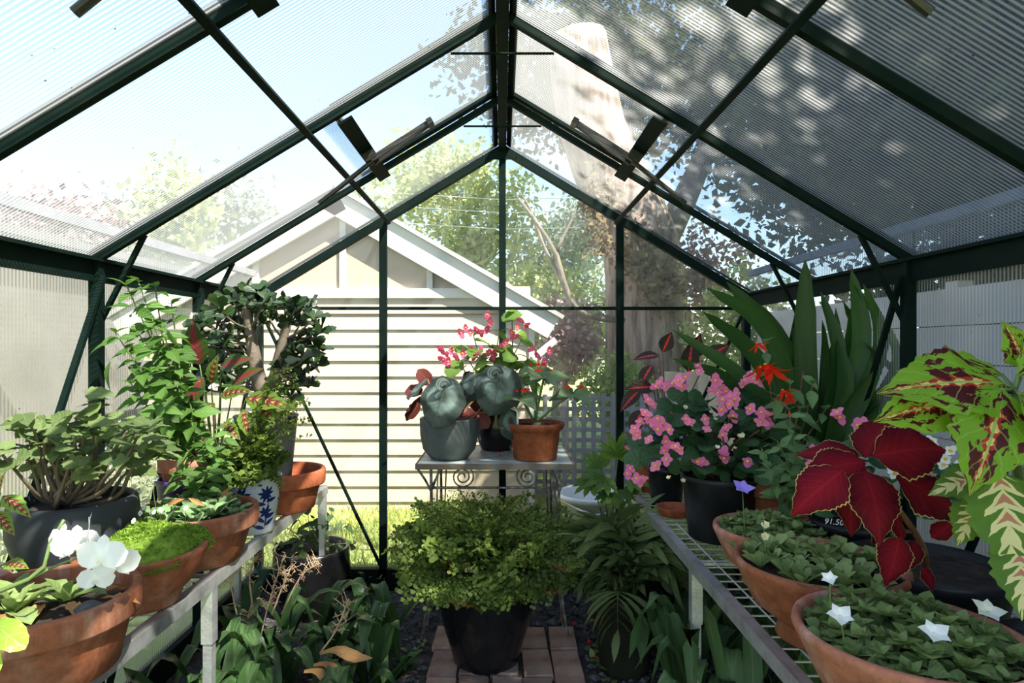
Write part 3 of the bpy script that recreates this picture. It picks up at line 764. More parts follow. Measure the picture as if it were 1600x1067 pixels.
tree('background_tree', 'pale green tree beyond the left roof slope', (-4.6, 7.4, -.03), ([(0, 0, 0), (0, 0, 2.2)], .12, .07),
     [((.7, 0, 2.9), (.55, .5, .5)), ((.3, .3, 2.3), (.7, .6, .5)), ((-.5, -.3, 1.9), (.7, .6, .4))], 'crown_light', 170, 24, .13, .11)
tree('background_tree', 'hazy grey-green tree far beyond the left roof slope', (-5.6, 9.5, -.03), ([(0, 0, 0), (.1, 0, 2.5)], .14, .08),
     [((0, 0, 2.9), (1.1, .8, .7)), ((1.2, .3, 3.4), (.8, .7, .6)), ((-1.3, 0, 2.4), (.9, .7, .6))], 'crown_grey', 300, 24, .14, .12)
tree('background_tree', 'dusty mauve tree low behind the left roof edge', (-6.6, 7.6, -.03), ([(0, 0, 0), (.1, 0, 2.0)], .12, .07),
     [((0, 0, 2.4), (1.0, .8, .6)), ((1.3, -.3, 2.5), (.9, .6, .5)), ((-.6, -1.5, 2.4), (1.0, .9, .6))], 'crown_purple', 260, 24, .14, .11)
tree('hedge_shrub', 'pale silvery shrubs outside the left wall', (-2.2, 2.3, -.03), None, [((0, -.9, .25), (.4, .8, .38)), ((.1, .7, .25), (.4, .8, .38)), ((-.1, 2.2, .3), (.4, .8, .45))], 'crown_pale', 380, 24, .06, .045, 'shrub')
tree('background_tree', 'soft grey-green tree behind the beige wall on the left', (-4.8, 3.2, -.03), ([(0, 0, 0), (0, 0, 1.2)], .1, .06),
     [((0, 0, 1.8), (.7, 1.2, .65))], 'crown_grey', 130, 22, .12, .1)
# overhead wires far off
for i, z in enumerate((3.05, 3.3, 3.5)):
    tag(mk('overhead_wire', MB().tube([(-2.5, 9.4, z + .1), (0, 9.4, z - .05), (2.5, 9.4, z)], .007, 5), 'plastic_white'), ['lowest', 'middle', 'highest'][i] + ' thin pale overhead wire in front of the trees', 'wire', 'overhead wires')
# ------------------------------------------------------------------ plant materials
def pat_red(n, l, u, v, d, tri, rn, uv, c):
    nz = noise(n, l, 9, 3, uv)
    core = math_(n, l, 'SUBTRACT', 1.0, math_(n, l, 'ADD', d, math_(n, l, 'MULTIPLY', nz, .35)), clamp=True)
    c = mixc(n, l, core, c, (0.22, 0.006, 0.014))
    return c
def pat_lime(n, l, u, v, d, tri, rn, uv, c):
    mp = n.new('ShaderNodeMapping'); mp.inputs['Scale'].default_value = (3.2, 2.2, 1); l.new(uv, mp.inputs[0])
    oi = n.new('ShaderNodeObjectInfo'); cm = n.new('ShaderNodeCombineXYZ'); l.new(math_(n, l, 'MULTIPLY', oi.outputs['Random'], 17), cm.inputs[0]); l.new(cm.outputs[0], mp.inputs['Location'])
    nz = noise(n, l, 1.6, 4, mp.outputs[0], .6)
    mar = ramp(n, l, math_(n, l, 'SUBTRACT', nz, math_(n, l, 'MULTIPLY', d, .10)), [(.475, (0, 0, 0)), (.49, (1, 1, 1))])
    c = mixc(n, l, mar, c, (0.075, 0.010, 0.012))
    n2 = noise(n, l, 14, 3, uv)
    jag = math_(n, l, 'ADD', math_(n, l, 'ADD', d, math_(n, l, 'MULTIPLY', tri, .16)), math_(n, l, 'MULTIPLY', math_(n, l, 'SUBTRACT', n2, .5), .45))
    inn = math_(n, l, 'MULTIPLY', math_(n, l, 'LESS_THAN', jag, .17), math_(n, l, 'GREATER_THAN', v, .12))
    c = mixc(n, l, inn, c, (0.45, 0.04, 0.03))
    inn2 = math_(n, l, 'MULTIPLY', math_(n, l, 'LESS_THAN', jag, .09), math_(n, l, 'GREATER_THAN', v, .16))
    return mixc(n, l, inn2, c, (0.72, 0.62, 0.22))
def pat_cream(n, l, u, v, d, tri, rn, uv, c):
    nz = noise(n, l, 6, 3, uv)
    jag = math_(n, l, 'ADD', math_(n, l, 'MULTIPLY', d, .75), math_(n, l, 'ADD', math_(n, l, 'MULTIPLY', tri, 1.0), math_(n, l, 'MULTIPLY', nz, .2)))
    inn = math_(n, l, 'LESS_THAN', jag, .62)
    c = mixc(n, l, inn, c, (0.72, 0.64, 0.34))
    inn2 = math_(n, l, 'MULTIPLY', math_(n, l, 'LESS_THAN', jag, .34), math_(n, l, 'LESS_THAN', v, .55))
    return mixc(n, l, inn2, c, (0.50, 0.20, 0.13))
def pat_painted(n, l, u, v, d, tri, rn, uv, c):
    jag = math_(n, l, 'ADD', math_(n, l, 'MULTIPLY', d, .8), math_(n, l, 'MULTIPLY', tri, .9))
    c = mixc(n, l, math_(n, l, 'LESS_THAN', jag, .55), c, (0.16, 0.03, 0.03))
    c = mixc(n, l, math_(n, l, 'LESS_THAN', jag, .20), c, (0.55, 0.36, 0.12))
    return c
def pat_redheart(n, l, u, v, d, tri, rn, uv, c):
    jag = math_(n, l, 'ADD', math_(n, l, 'MULTIPLY', d, .8), math_(n, l, 'MULTIPLY', tri, .9))
    return mixc(n, l, math_(n, l, 'LESS_THAN', jag, .55), c, (0.20, 0.035, 0.035))
def pat_fire(n, l, u, v, d, tri, rn, uv, c):
    jag = math_(n, l, 'ADD', math_(n, l, 'MULTIPLY', d, 1.0), math_(n, l, 'MULTIPLY', tri, .22))
    m = math_(n, l, 'MULTIPLY', math_(n, l, 'LESS_THAN', jag, .2), math_(n, l, 'LESS_THAN', v, .85))
    return mixc(n, l, m, c, (0.75, 0.05, 0.03))
def pat_rex(n, l, u, v, d, tri, rn, uv, c):
    # distance from the leaf's heart
    du = math_(n, l, 'SUBTRACT', u, .5); dv = math_(n, l, 'MULTIPLY', math_(n, l, 'SUBTRACT', v, .38), 1.0)
    r = math_(n, l, 'SQRT', math_(n, l, 'ADD', math_(n, l, 'MULTIPLY', du, du), math_(n, l, 'MULTIPLY', dv, dv)))
    r = math_(n, l, 'ADD', r, math_(n, l, 'MULTIPLY', noise(n, l, 8, 4, uv), .16))
    ring = ramp(n, l, r, [(.16, (0, 0, 0)), (.27, (1, 1, 1)), (.38, (1, 1, 1)), (.46, (0, 0, 0))])
    return mixc(n, l, ring, c, (0.15, 0.20, 0.175))
leaf_mat('coleus_red', (0.060, 0.002, 0.007), (0.10, 0.003, 0.010), vein=(0.22, 0.012, 0.02), edge=((0.42, 0.36, 0.12), .955), pattern=pat_red, trans=.16, rough=.7, veins=8, spec=.12)
leaf_mat('coleus_lime', (0.15, 0.31, 0.02), (0.24, 0.42, 0.04), vein=(0.34, 0.46, 0.12), pattern=pat_lime, trans=.38, rough=.5, veins=7, rnd=.15)
leaf_mat('coleus_cream', (0.07, 0.15, 0.02), (0.12, 0.22, 0.03), pattern=pat_cream, trans=.3, rough=.5, veins=6, rnd=.15)
leaf_mat('coleus_painted', (0.10, 0.19, 0.025), (0.16, 0.27, 0.04), pattern=pat_painted, trans=.35, veins=6)
leaf_mat('coleus_dark', (0.035, 0.075, 0.015), (0.05, 0.10, 0.02), pattern=pat_redheart, trans=.3, veins=6)
leaf_mat('leaf_fire', (0.035, 0.018, 0.012), (0.06, 0.035, 0.018), pattern=pat_fire, trans=.2, veins=7)
leaf_mat('rex_top', (0.030, 0.042, 0.036), (0.05, 0.065, 0.055), pattern=pat_rex, vein=(0.06, 0.085, 0.07), trans=.1, rough=.42, veins=6, vw=.02)
leaf_mat('rex_back', (0.10, 0.024, 0.020), (0.15, 0.035, 0.030), vein=(0.25, 0.08, 0.06), trans=.1, rough=.55)
leaf_mat('leaf_begonia', (0.032, 0.085, 0.035), (0.06, 0.13, 0.05), vein=(0.10, 0.17, 0.08), trans=.25, rough=.32, veins=5)
leaf_mat('leaf_begonia_light', (0.10, 0.19, 0.035), (0.16, 0.26, 0.05), vein=(0.18, 0.26, 0.09), trans=.4, rough=.35, veins=5)
leaf_mat('leaf_sage', (0.11, 0.17, 0.075), (0.18, 0.25, 0.12), vein=(0.22, 0.29, 0.16), trans=.3, rough=.7, veins=7)
leaf_mat('leaf_basil', (0.055, 0.13, 0.022), (0.11, 0.21, 0.045), vein=(0.14, 0.23, 0.07), trans=.35, rough=.5, veins=7)
leaf_mat('leaf_mint', (0.10, 0.19, 0.07), (0.17, 0.28, 0.11), vein=(0.22, 0.31, 0.16), trans=.3, rough=.6, veins=7)
leaf_mat('leaf_plect', (0.08, 0.13, 0.04), (0.18, 0.235, 0.085), vein=(0.22, 0.29, 0.14), trans=.35, rough=.7, veins=6)
leaf_mat('leaf_jade', (0.016, 0.038, 0.011), (0.036, 0.07, 0.020), trans=.04, rough=.3, bs=0, spec=.5)
leaf_mat('leaf_strap', (0.020, 0.06, 0.012), (0.045, 0.105, 0.022), vein=(0.03, 0.09, 0.03), trans=.22, rough=.36, veins=1)
leaf_mat('leaf_clivia', (0.020, 0.055, 0.016), (0.05, 0.10, 0.03), vein=(0.10, 0.16, 0.07), trans=.2, rough=.32, veins=1, vw=.05)
leaf_mat('leaf_under', (0.05, 0.11, 0.035), (0.10, 0.17, 0.06), vein=(0.15, 0.22, 0.10), trans=.25, rough=.4, veins=1, vw=.05)
leaf_mat('leaf_dead', (0.34, 0.15, 0.05), (0.55, 0.30, 0.12), vein=(0.6, 0.4, 0.2), trans=.3, rough=.7)
leaf_mat('leaf_succulent', (0.10, 0.18, 0.07), (0.18, 0.27, 0.12), vein=(0.2, 0.3, 0.15), trans=.15, rough=.5, veins=2)
leaf_mat('leaf_rosette', (0.15, 0.22, 0.06), (0.27, 0.34, 0.12), vein=(0.2, 0.28, 0.14), trans=.2, rough=.5, veins=2)
leaf_mat('leaf_campanula', (0.13, 0.20, 0.055), (0.25, 0.32, 0.11), vein=(0.16, 0.24, 0.12), trans=.25, rough=.5, veins=5)
leaf_mat('leaf_fern', (0.06, 0.105, 0.020), (0.17, 0.23, 0.05), trans=.4, rough=.5, bs=0, rnd=.7)
leaf_mat('leaf_fern_dry', (0.24, 0.17, 0.05), (0.40, 0.24, 0.09), trans=.35, rough=.6, bs=0)
leaf_mat('leaf_birdsnest', (0.07, 0.11, 0.035), (0.15, 0.19, 0.07), vein=(0.12, 0.17, 0.08), trans=.22, rough=.4, veins=1)
leaf_mat('leaf_fatsia', (0.09, 0.18, 0.03), (0.14, 0.25, 0.05), vein=(0.2, 0.3, 0.1), trans=.35, rough=.35, veins=6)
leaf_mat('leaf_shrub', (0.03, 0.075, 0.02), (0.07, 0.13, 0.04), vein=(0.1, 0.16, 0.06), trans=.25, rough=.35, veins=6)
leaf_mat('leaf_lime_near', (0.30, 0.48, 0.05), (0.42, 0.58, 0.10), vein=(0.5, 0.62, 0.2), trans=.45, rough=.3, veins=3, rnd=.05)
leaf_mat('leaf_moss', (0.10, 0.21, 0.02), (0.27, 0.42, 0.06), trans=.4, rough=.5, bs=0)
leaf_mat('petal_pink', (0.74, 0.13, 0.34), (0.86, 0.28, 0.50), trans=.3, rough=.5, bs=0, rnd=.2)
leaf_mat('petal_rose', (0.72, 0.08, 0.20), (0.85, 0.20, 0.36), trans=.3, rough=.5, bs=0, rnd=.2)
leaf_mat('petal_red', (0.75, 0.02, 0.015), (0.85, 0.06, 0.02), trans=.25, rough=.5, bs=0, rnd=.15)
leaf_mat('petal_white', (0.88, 0.88, 0.86), (0.92, 0.92, 0.92), trans=.3, rough=.5, bs=0, rnd=.05)
leaf_mat('petal_violet', (0.30, 0.22, 0.75), (0.42, 0.32, 0.85), trans=.3, rough=.5, bs=0)
leaf_mat('petal_cream', (0.72, 0.72, 0.50), (0.82, 0.80, 0.62), trans=.3, rough=.5, bs=0)
rough_mat('stamen_yellow', (0.75, 0.42, 0.03), (0.85, 0.58, 0.06), None, 9, 0.6, 0)
rough_mat('stem_green', (0.09, 0.15, 0.04), (0.15, 0.22, 0.07), None, 9, 0.5, 0.1)
rough_mat('stem_red', (0.16, 0.06, 0.035), (0.22, 0.10, 0.05), None, 9, 0.5, 0.1)
rough_mat('stem_brown', (0.09, 0.065, 0.04), (0.20, 0.15, 0.10), None, 12, 0.85, 0.5)
rough_mat('jade_bark', (0.07, 0.055, 0.04), (0.14, 0.11, 0.08), (0.20, 0.17, 0.13), 10, 0.8, 0.6)
rough_mat('stalk_dry', (0.42, 0.26, 0.15), (0.60, 0.42, 0.27), None, 9, 0.8, 0.1)
rough_mat('stalk_dark', (0.015, 0.01, 0.008), (0.03, 0.02, 0.015), None, 9, 0.5, 0)
# ------------------------------------------------------------------ benches
BZ = 0.58
def bench(name, label, x0, x1, y0, y1, legs):
    """mesh-topped aluminium bench; x0 is the aisle side"""
    b = thing(name, label, 'bench', (x0, y0, 0)); sg = 1 if x1 > x0 else -1; W = abs(x1 - x0); L = y1 - y0
    z = BZ
    mk('front_rail', MB().box((0, L / 2, z - .016), (.004, L / 2, .017)).box((sg * .012, L / 2, z - .001), (.012, L / 2, .002)), 'aluminium', b)
    mk('back_rail', MB().box((sg * W, L / 2, z - .016), (.004, L / 2, .017)), 'aluminium', b)
    for y in (0, L): mk('end_rail', MB().box((sg * W / 2, y, z - .016), (W / 2, .006, .017)), 'aluminium', b)
    for y in legs: mk('cross_bar', MB().box((sg * W / 2, y, z - .008), (W / 2, .012, .004)), 'aluminium', b)
    wm = MB().tube([(sg * .012, 0, 0), (sg * W, 0, 0)], .0022, 6).mesh('wire', 'galvanised_wire')
    k = 0.03
    while k < L: ob('wire', wm, b, loc=(0, k, z - .002)); k += .052
    lm = MB().tube([(0, 0, 0), (0, L, 0)], .0022, 6).mesh('long_wire', 'galvanised_wire')
    k = .06
    while k < W: ob('long_wire', lm, b, loc=(sg * k, 0, z + .0015)); k += .11
    for y in list(legs):
        for x in (sg * .012, sg * (W - .015)):
            lg = mk('leg', MB().box((x, y, (z - .02) / 2), (.012, .012, (z - .02) / 2)), 'aluminium', b)
            mk('sleeve', MB().box((x, y, z - .105), (.0155, .0155, .075)), 'aluminium', lg)
    return b
bench('plant_bench', 'silver wire-mesh plant bench along the left wall', -.783, -1.185, .25, 2.75, (.2, 1.42, 2.47))
bench('plant_bench', 'silver wire-mesh plant bench along the right wall', .55, 1.185, .25, 2.74, (.2, 1.54, 2.46))
# ------------------------------------------------------------------ iron table
TX, TY, TZ = -0.03, 2.74, 0.724
tab = thing('iron_table', 'old iron side table with chipped paint and scroll apron', 'table', (TX, TY, 0))
mk('tabletop', MB().box((0, 0, TZ - .006), (.318, .245, .006)), 'table_paint', tab)
mk('edge_band', MB().box((0, -.245, TZ - .010), (.322, .005, .011)).box((0, .245, TZ - .010), (.322, .005, .011)).box((-.320, 0, TZ - .010), (.004, .245, .011)).box((.320, 0, TZ - .010), (.004, .245, .011)), 'rust_edge', tab)
for sx in (-1, 1):
    for sy in (-1, 1):
        top = Vector((sx * .265, sy * .20, TZ - .02))
        lg = mk('leg', MB().tube(smooth_pts([top, (sx * .262, sy * .20, .45), (sx * .272, sy * .205, .2), (sx * .30, sy * .215, 0.0)], 10), .0065, 7), 'chipped_iron', tab, True)
        mk('brace', MB().tube(smooth_pts([(sx * .315, sy * .235, TZ - .02), (sx * .285, sy * .22, TZ - .07), (sx * .264, sy * .2, TZ - .12)], 6), .005, 6), 'chipped_iron', lg, True)
        mk('brace', MB().tube([(sx * .225, sy * .2, TZ - .02), (sx * .264, sy * .2, TZ - .12)], .005, 6), 'chipped_iron', lg, True)
        mk('rod', MB().tube([(sx * .235, sy * .2, TZ - .02), (sx * .25, sy * .2, .3), (sx * .28, sy * .21, .05)], .004, 6), 'chipped_iron', lg, True)
for sy in (-1, 1):
    ap = mk('apron_rod', MB().tube([(-.264, sy * .2, TZ - .105), (.264, sy * .2, TZ - .105)], .0042, 6), 'chipped_iron', tab, True)
    for sx in (-1, 1):
        pts = []
        for i in range(40):
            t = i / 39; a = sx * (t * 4.6 * PI) + PI / 2; r = .050 * (1 - t * .82)
            pts.append(Vector((sx * .135 + math.cos(a) * r, sy * .2, TZ - .06 + math.sin(a) * r * .98)))
        mk('scroll', MB().tube(pts, .0036, 5), 'chipped_iron', ap, True)
for sx in (-1, 1): mk('side_rod', MB().tube([(sx * .264, -.2, TZ - .105), (sx * .264, .2, TZ - .105)], .0042, 6), 'chipped_iron', tab, True)
# ------------------------------------------------------------------ pots
def pot(parent, prof_, mat, soil_r, soil_z, n=44, soil='soil', z0=0.0):
    p = mk('pot', MB().lathe([(r, z + z0) for r, z in prof_], n), mat, parent, True)
    s = MB(); k = 22; rings = 4
    s.v.append(Vector((0, 0, soil_z + .008 + z0)))
    for a in range(1, rings + 1):
        for i in range(k):
            an = 2 * PI * i / k; r = soil_r * a / rings
            s.v.append(Vector((r * math.cos(an), r * math.sin(an), z0 + soil_z + .008 * (1 - a / rings) + random.uniform(-.003, .004))))
    for i in range(k): s.face((0, 1 + i, 1 + (i + 1) % k))
    for a in range(rings - 1):
        for i in range(k): s.face((1 + a*k + i, 1 + (a+1)*k + i, 1 + (a+1)*k + (i+1) % k, 1 + a*k + (i+1) % k))
    mk('soil', s, soil, parent, True)
    return p
def rimmed(R, H, rb, rim, th=.012, lip=.008):
    """classic clay pot with a heavy collar"""
    rm = rb + (R - lip - rb) * (1 - rim / H)
    return [(rb * .96, 0), (rb, .004), (rm, H - rim - .003), (rm + .001, H - rim), (R - .003, H - rim + .002), (R, H - rim + .008), (R + .001, H - .006), (R - .003, H), (R - th, H), (R - th - .003, H - .006), (R - th - lip * .6, H - rim), (rb * .8, .02), (0, .018)]
def bowl(R, H, foot, fr, th=.012):
    return [(fr, 0), (fr + .003, .004), (fr - .006, foot - .006), (fr - .002, foot), (fr + (R - fr) * .55, foot + (H - foot) * .28), (R * .90, foot + (H - foot) * .60), (R * .985, H - .022), (R + .003, H - .010), (R + .001, H - .001), (R - .006, H + .001), (R - th, H - .004), (R * .9 - th, foot + (H - foot) * .62), (fr, foot + .012), (0, foot + .01)]
def nursery(R, H, rb):
    return [(rb * .95, 0), (rb, .004), (R - .005, H - .02), (R, H - .018), (R + .001, H - .002), (R - .002, H), (R - .006, H - .002), (R - .008, H - .03), (rb - .005, .02), (0, .018)]
# ------------------------------------------------------------------ plant growing helpers
def tubeobj(name, pts, r, mat, parent, r1=None, n=5, k=6):
    return mk(name, MB().tube(smooth_pts(pts, k), r, n, r1 if r1 is not None else r * .6), mat, parent, True)
def along(c, t):
    f = t * (len(c) - 1); i = min(int(f), len(c) - 2); p = c[i].lerp(c[i+1], f - i); d = (c[i+1] - c[i]).normalized(); return p, d
def stems(parent, base, tips, leaves, pairs=6, size=.05, r=.003, mat='stem_green', t0=.25, droop=.25, bow=.03, taper=.4, opposite=True, jit=.25, tiptuft=2, lname='leaf'):
    """upright stems from base to each tip with leaf pairs crossing over"""
    base = Vector(base); outp = []
    for tp in tips:
        tp = Vector(tp); b = base + Vector((random.uniform(-.01, .01), random.uniform(-.01, .01), 0))
        mid = b.lerp(tp, .5) + Vector((random.uniform(-bow, bow), random.uniform(-bow, bow), bow * .6))
        c = smooth_pts([b, mid, tp], 10)
        mk('stem', MB().tube(c, r, 5, r * .5), mat, parent, True)
        a = random.uniform(0, 3)
        for i in range(pairs):
            t = t0 + (1 - t0) * (i + .3 * random.random()) / max(pairs - .5, 1); t = min(t, .99)
            p, d = along(c, t); a += PI / 2 if opposite else 2.4
            for s in ((0, PI) if opposite else (0,)):
                side = Vector((math.cos(a + s), math.sin(a + s), 0)); side = (side - d * side.dot(d)).normalized()
                dr = (side + d * .35 + Vector((0, 0, -droop)) + rv(jit)).normalized()
                nr = (d * .6 + Vector((0, -.75, .6)) - side * .2 + rv(.45)).normalized()
                put(lname, leaves, parent, p, dr, nr, size * (1 - taper * t) * random.uniform(.75, 1.15))
        for i in range(tiptuft):
            an = random.uniform(0, 6.28)
            put(lname, leaves, parent, tp, Vector((math.cos(an), math.sin(an), .7)), (0, 0, 1), size * .5 * random.uniform(.7, 1.1))
        outp.append(c)
    return outp
def rosette(parent, pos, n, leaves, size, lift=.35, lname='leaf', spread=1.0):
    pos = Vector(pos); a = random.uniform(0, 6)
    for i in range(n):
        f = i / n; a += 2.4; el = lift + (1 - f) * -.1 + f * 1.0
        d = Vector((math.cos(a) * math.cos(el), math.sin(a) * math.cos(el), math.sin(el)))
        up_ = Vector((-math.cos(a) * math.sin(el), -math.sin(a) * math.sin(el), math.cos(el)))
        put(lname, leaves, parent, pos, d, up_, size * (1 - .45 * f) * random.uniform(.85, 1.1))
def flower(mats, petals, cup=.4, kind='round', W=.7, centre=.14, n=4):
    """petals: list of (angle, length) around +Z"""
    mb = MB()
    for a, L in petals:
        d = Vector((math.cos(a) * math.cos(cup), math.sin(a) * math.cos(cup), math.sin(cup)))
        nr = Vector((-math.cos(a) * math.sin(cup), -math.sin(a) * math.sin(cup), math.cos(cup)))
        leaf(mb, L, L * W, kind, n=n, m=1, bend=.5, fold=.1, origin=Vector((0, 0, 0)), R=basis(d, nr))
    if centre: mb.lathe([(0.001, -.02), (centre * .8, 0), (centre, centre * .6), (centre * .6, centre * 1.3), (0.001, centre * 1.5)], 7, mi=1)
    return mb
def flower_set(name, mats, k=3, **kw):
    outp = []
    for i in range(k):
        a = dict(kw); a['petals'] = [(t + random.uniform(-.15, .15), L * random.uniform(.85, 1.1)) for t, L in kw['petals']]; a['cup'] = kw.get('cup', .4) + random.uniform(-.15, .15)
        outp.append(flower(mats, **a).mesh(name, mats, True))
    return outp
LV = {
 'begonia': leaf_set('leaf', 'leaf_begonia', 3, W=.85, kind='round', n=6, m=2, bend=.35, fold=.2, wave=.06),
 'begonia_light': leaf_set('leaf', 'leaf_begonia_light', 3, W=.75, kind='round', n=6, m=2, bend=.45, fold=.2, wave=.06),
 'sage': leaf_set('leaf', 'leaf_sage', 3, W=.55, kind='ovate', n=6, m=2, bend=.5, fold=.15),
 'redflower': leaf_set('leaf', 'leaf_sage', 3, W=.62, kind='ovate', n=6, m=2, bend=.5, fold=.15),
 'basil': leaf_set('leaf', 'leaf_basil', 4, W=.5, kind='ovate', n=6, m=2, bend=.7, fold=.25),
 'lance': leaf_set('leaf', 'leaf_basil', 3, W=.36, kind='lance', n=6, m=2, bend=.6, fold=.2),
 'mint': leaf_set('leaf', 'leaf_mint', 3, W=.42, kind='ovate', n=6, m=2, bend=.4, fold=.2),
 'pointed': leaf_set('leaf', 'leaf_mint', 3, W=.5, kind='ovate', n=7, m=2, bend=.6, fold=.25, serr=6, sd=.1),
 'plect': leaf_set('leaf', 'leaf_plect', 4, W=.85, kind='heart', n=8, m=2, bend=.4, fold=.12, serr=7, sd=.1, wave=.08),
 'jade': leaf_set('leaf', 'leaf_jade', 3, W=.62, kind='spoon', n=6, m=2, bend=.15, fold=.1, thick=.11),
 'succ': leaf_set('leaf', 'leaf_succulent', 3, W=.6, kind='spoon', n=6, m=2, bend=.25, fold=.25, thick=.05),
 'ros': leaf_set('leaf', 'leaf_rosette', 3, W=.55, kind='spoon', n=6, m=2, bend=.3, fold=.2),
 'camp': leaf_set('leaf', 'leaf_campanula', 3, W=.9, kind='heart', n=6, m=2, bend=.4, fold=.15, serr=5, sd=.12),
 'shrub': leaf_set('leaf', 'leaf_shrub', 3, W=.52, kind='ovate', n=6, m=2, bend=.4, fold=.2),
 'red': leaf_set('leaf', 'coleus_red', 4, W=.74, kind='ovate', n=22, m=4, bend=.75, fold=.12, serr=14, sd=.07, wave=.10, wk=2, roll=.22),
 'lime': leaf_set('leaf', 'coleus_lime', 3, W=.70, kind='ovate', n=20, m=4, bend=.55, fold=.15, serr=12, sd=.08, wave=.07, wk=3, roll=.1),
 'cream': leaf_set('leaf', 'coleus_cream', 3, W=.82, kind='ovate', n=16, m=4, bend=.6, fold=.12, serr=8, sd=.14, wave=.08, roll=.1),
 'painted': leaf_set('leaf', 'coleus_painted', 3, W=.5, kind='ovate', n=14, m=2, bend=.5, fold=.2, serr=7, sd=.1),
 'dark': leaf_set('leaf', 'coleus_dark', 3, W=.62, kind='ovate', n=14, m=2, bend=.5, fold=.2, serr=7, sd=.1),
 'fire': leaf_set('leaf', 'leaf_fire', 3, W=.6, kind='ovate', n=8, m=2, bend=.4, fold=.2),
 'rex': leaf_set('leaf', ['rex_top', 'rex_back'], 3, W=.86, kind='round', n=16, m=5, bend=.5, fold=.02, wave=.09, wk=2, roll=.22, back=1),
 'dead': leaf_set('leaf', 'leaf_dead', 3, W=.3, kind='lance', n=8, m=2, bend=.7, fold=.4, wave=.25),
}
FL = {
 'pink': flower_set('flower', ['petal_pink', 'stamen_yellow'], 4, petals=[(0, .55), (PI, .55), (PI / 2, .42), (-PI / 2, .42)], cup=.45, W=.85, centre=.12),
 'rose': flower_set('flower', ['petal_rose', 'stamen_yellow'], 4, petals=[(0, .55), (PI, .55), (PI / 2, .36), (-PI / 2, .36)], cup=.6, W=.8, centre=.10),
 'redbell': flower_set('flower', ['petal_red', 'stamen_yellow'], 3, petals=[(k * 2 * PI / 5, .62) for k in range(5)], cup=1.15, kind='lance', W=.34, centre=.05),
 'redstar': flower_set('flower', ['petal_red', 'stamen_yellow'], 3, petals=[(k * 2 * PI / 5, .8) for k in range(5)], cup=.75, kind='lance', W=.3, centre=.06),
 'redtube': flower_set('flower', ['petal_red', 'petal_red'], 2, petals=[(k * 2 * PI / 4, .5) for k in range(4)], cup=1.2, kind='lance', W=.5, centre=.12),
 'cup': flower_set('flower', ['petal_white', 'petal_cream'], 3, petals=[(k * 2 * PI / 5, .55) for k in range(5)], cup=.6, kind='ovate', W=.80, centre=.07, n=8),
 'violet': flower_set('flower', ['petal_violet', 'petal_violet'], 1, petals=[(k * 2 * PI / 5, .58) for k in range(5)], cup=.5, kind='ovate', W=.85, centre=.06),
 'cream': flower_set('flower', ['petal_cream', 'stamen_yellow'], 2, petals=[(k * 2 * PI / 5, .55) for k in range(5)], cup=.9, kind='round', W=.8, centre=.12),
 'whitebeg': flower_set('flower', ['petal_white', 'stamen_yellow'], 3, petals=[(0, .55), (PI, .55), (PI / 2, .38), (-PI / 2, .38)], cup=.5, W=.85, centre=.13),
}
CAMV = Vector((0, 0, CZ))
def facing(parent, pos, k=.7, up=.35):
    """direction from a local position roughly towards the aisle"""
    wpos = parent.location + Vector(pos); d = (CAMV - wpos).normalized(); return (d * k + Vector((0, 0, up)) + rv(.35)).normalized()
def put_flower(parent, kind, pos, s, nrm=None, name='flower'):
    nrm = nrm or facing(parent, pos)
    a = random.uniform(0, 6.28); d = Vector((math.cos(a), math.sin(a), 0)); d = (d - Vector(nrm) * d.dot(Vector(nrm)))
    return put(name, FL[kind], parent, pos, d, nrm, s)
def filler(parent, pts, kind, W, size, mat, tilt=(0, -.5, .8), n=3, name='foliage'):
    """many small leaves gathered in one mesh, too small to pick apart"""
    mb = MB()
    for p in pts:
        a = random.uniform(0, 6.28)
        leaf(mb, size * random.uniform(.7, 1.2), size * W, kind, n=n, m=1, bend=.4, fold=.2, origin=Vector(p), R=basis(Vector((math.cos(a), math.sin(a), random.uniform(-.2, .5))), Vector(tilt) + rv(.5)))
    o = mk(name, mb, mat, parent, True); o['kind'] = 'stuff'; return o
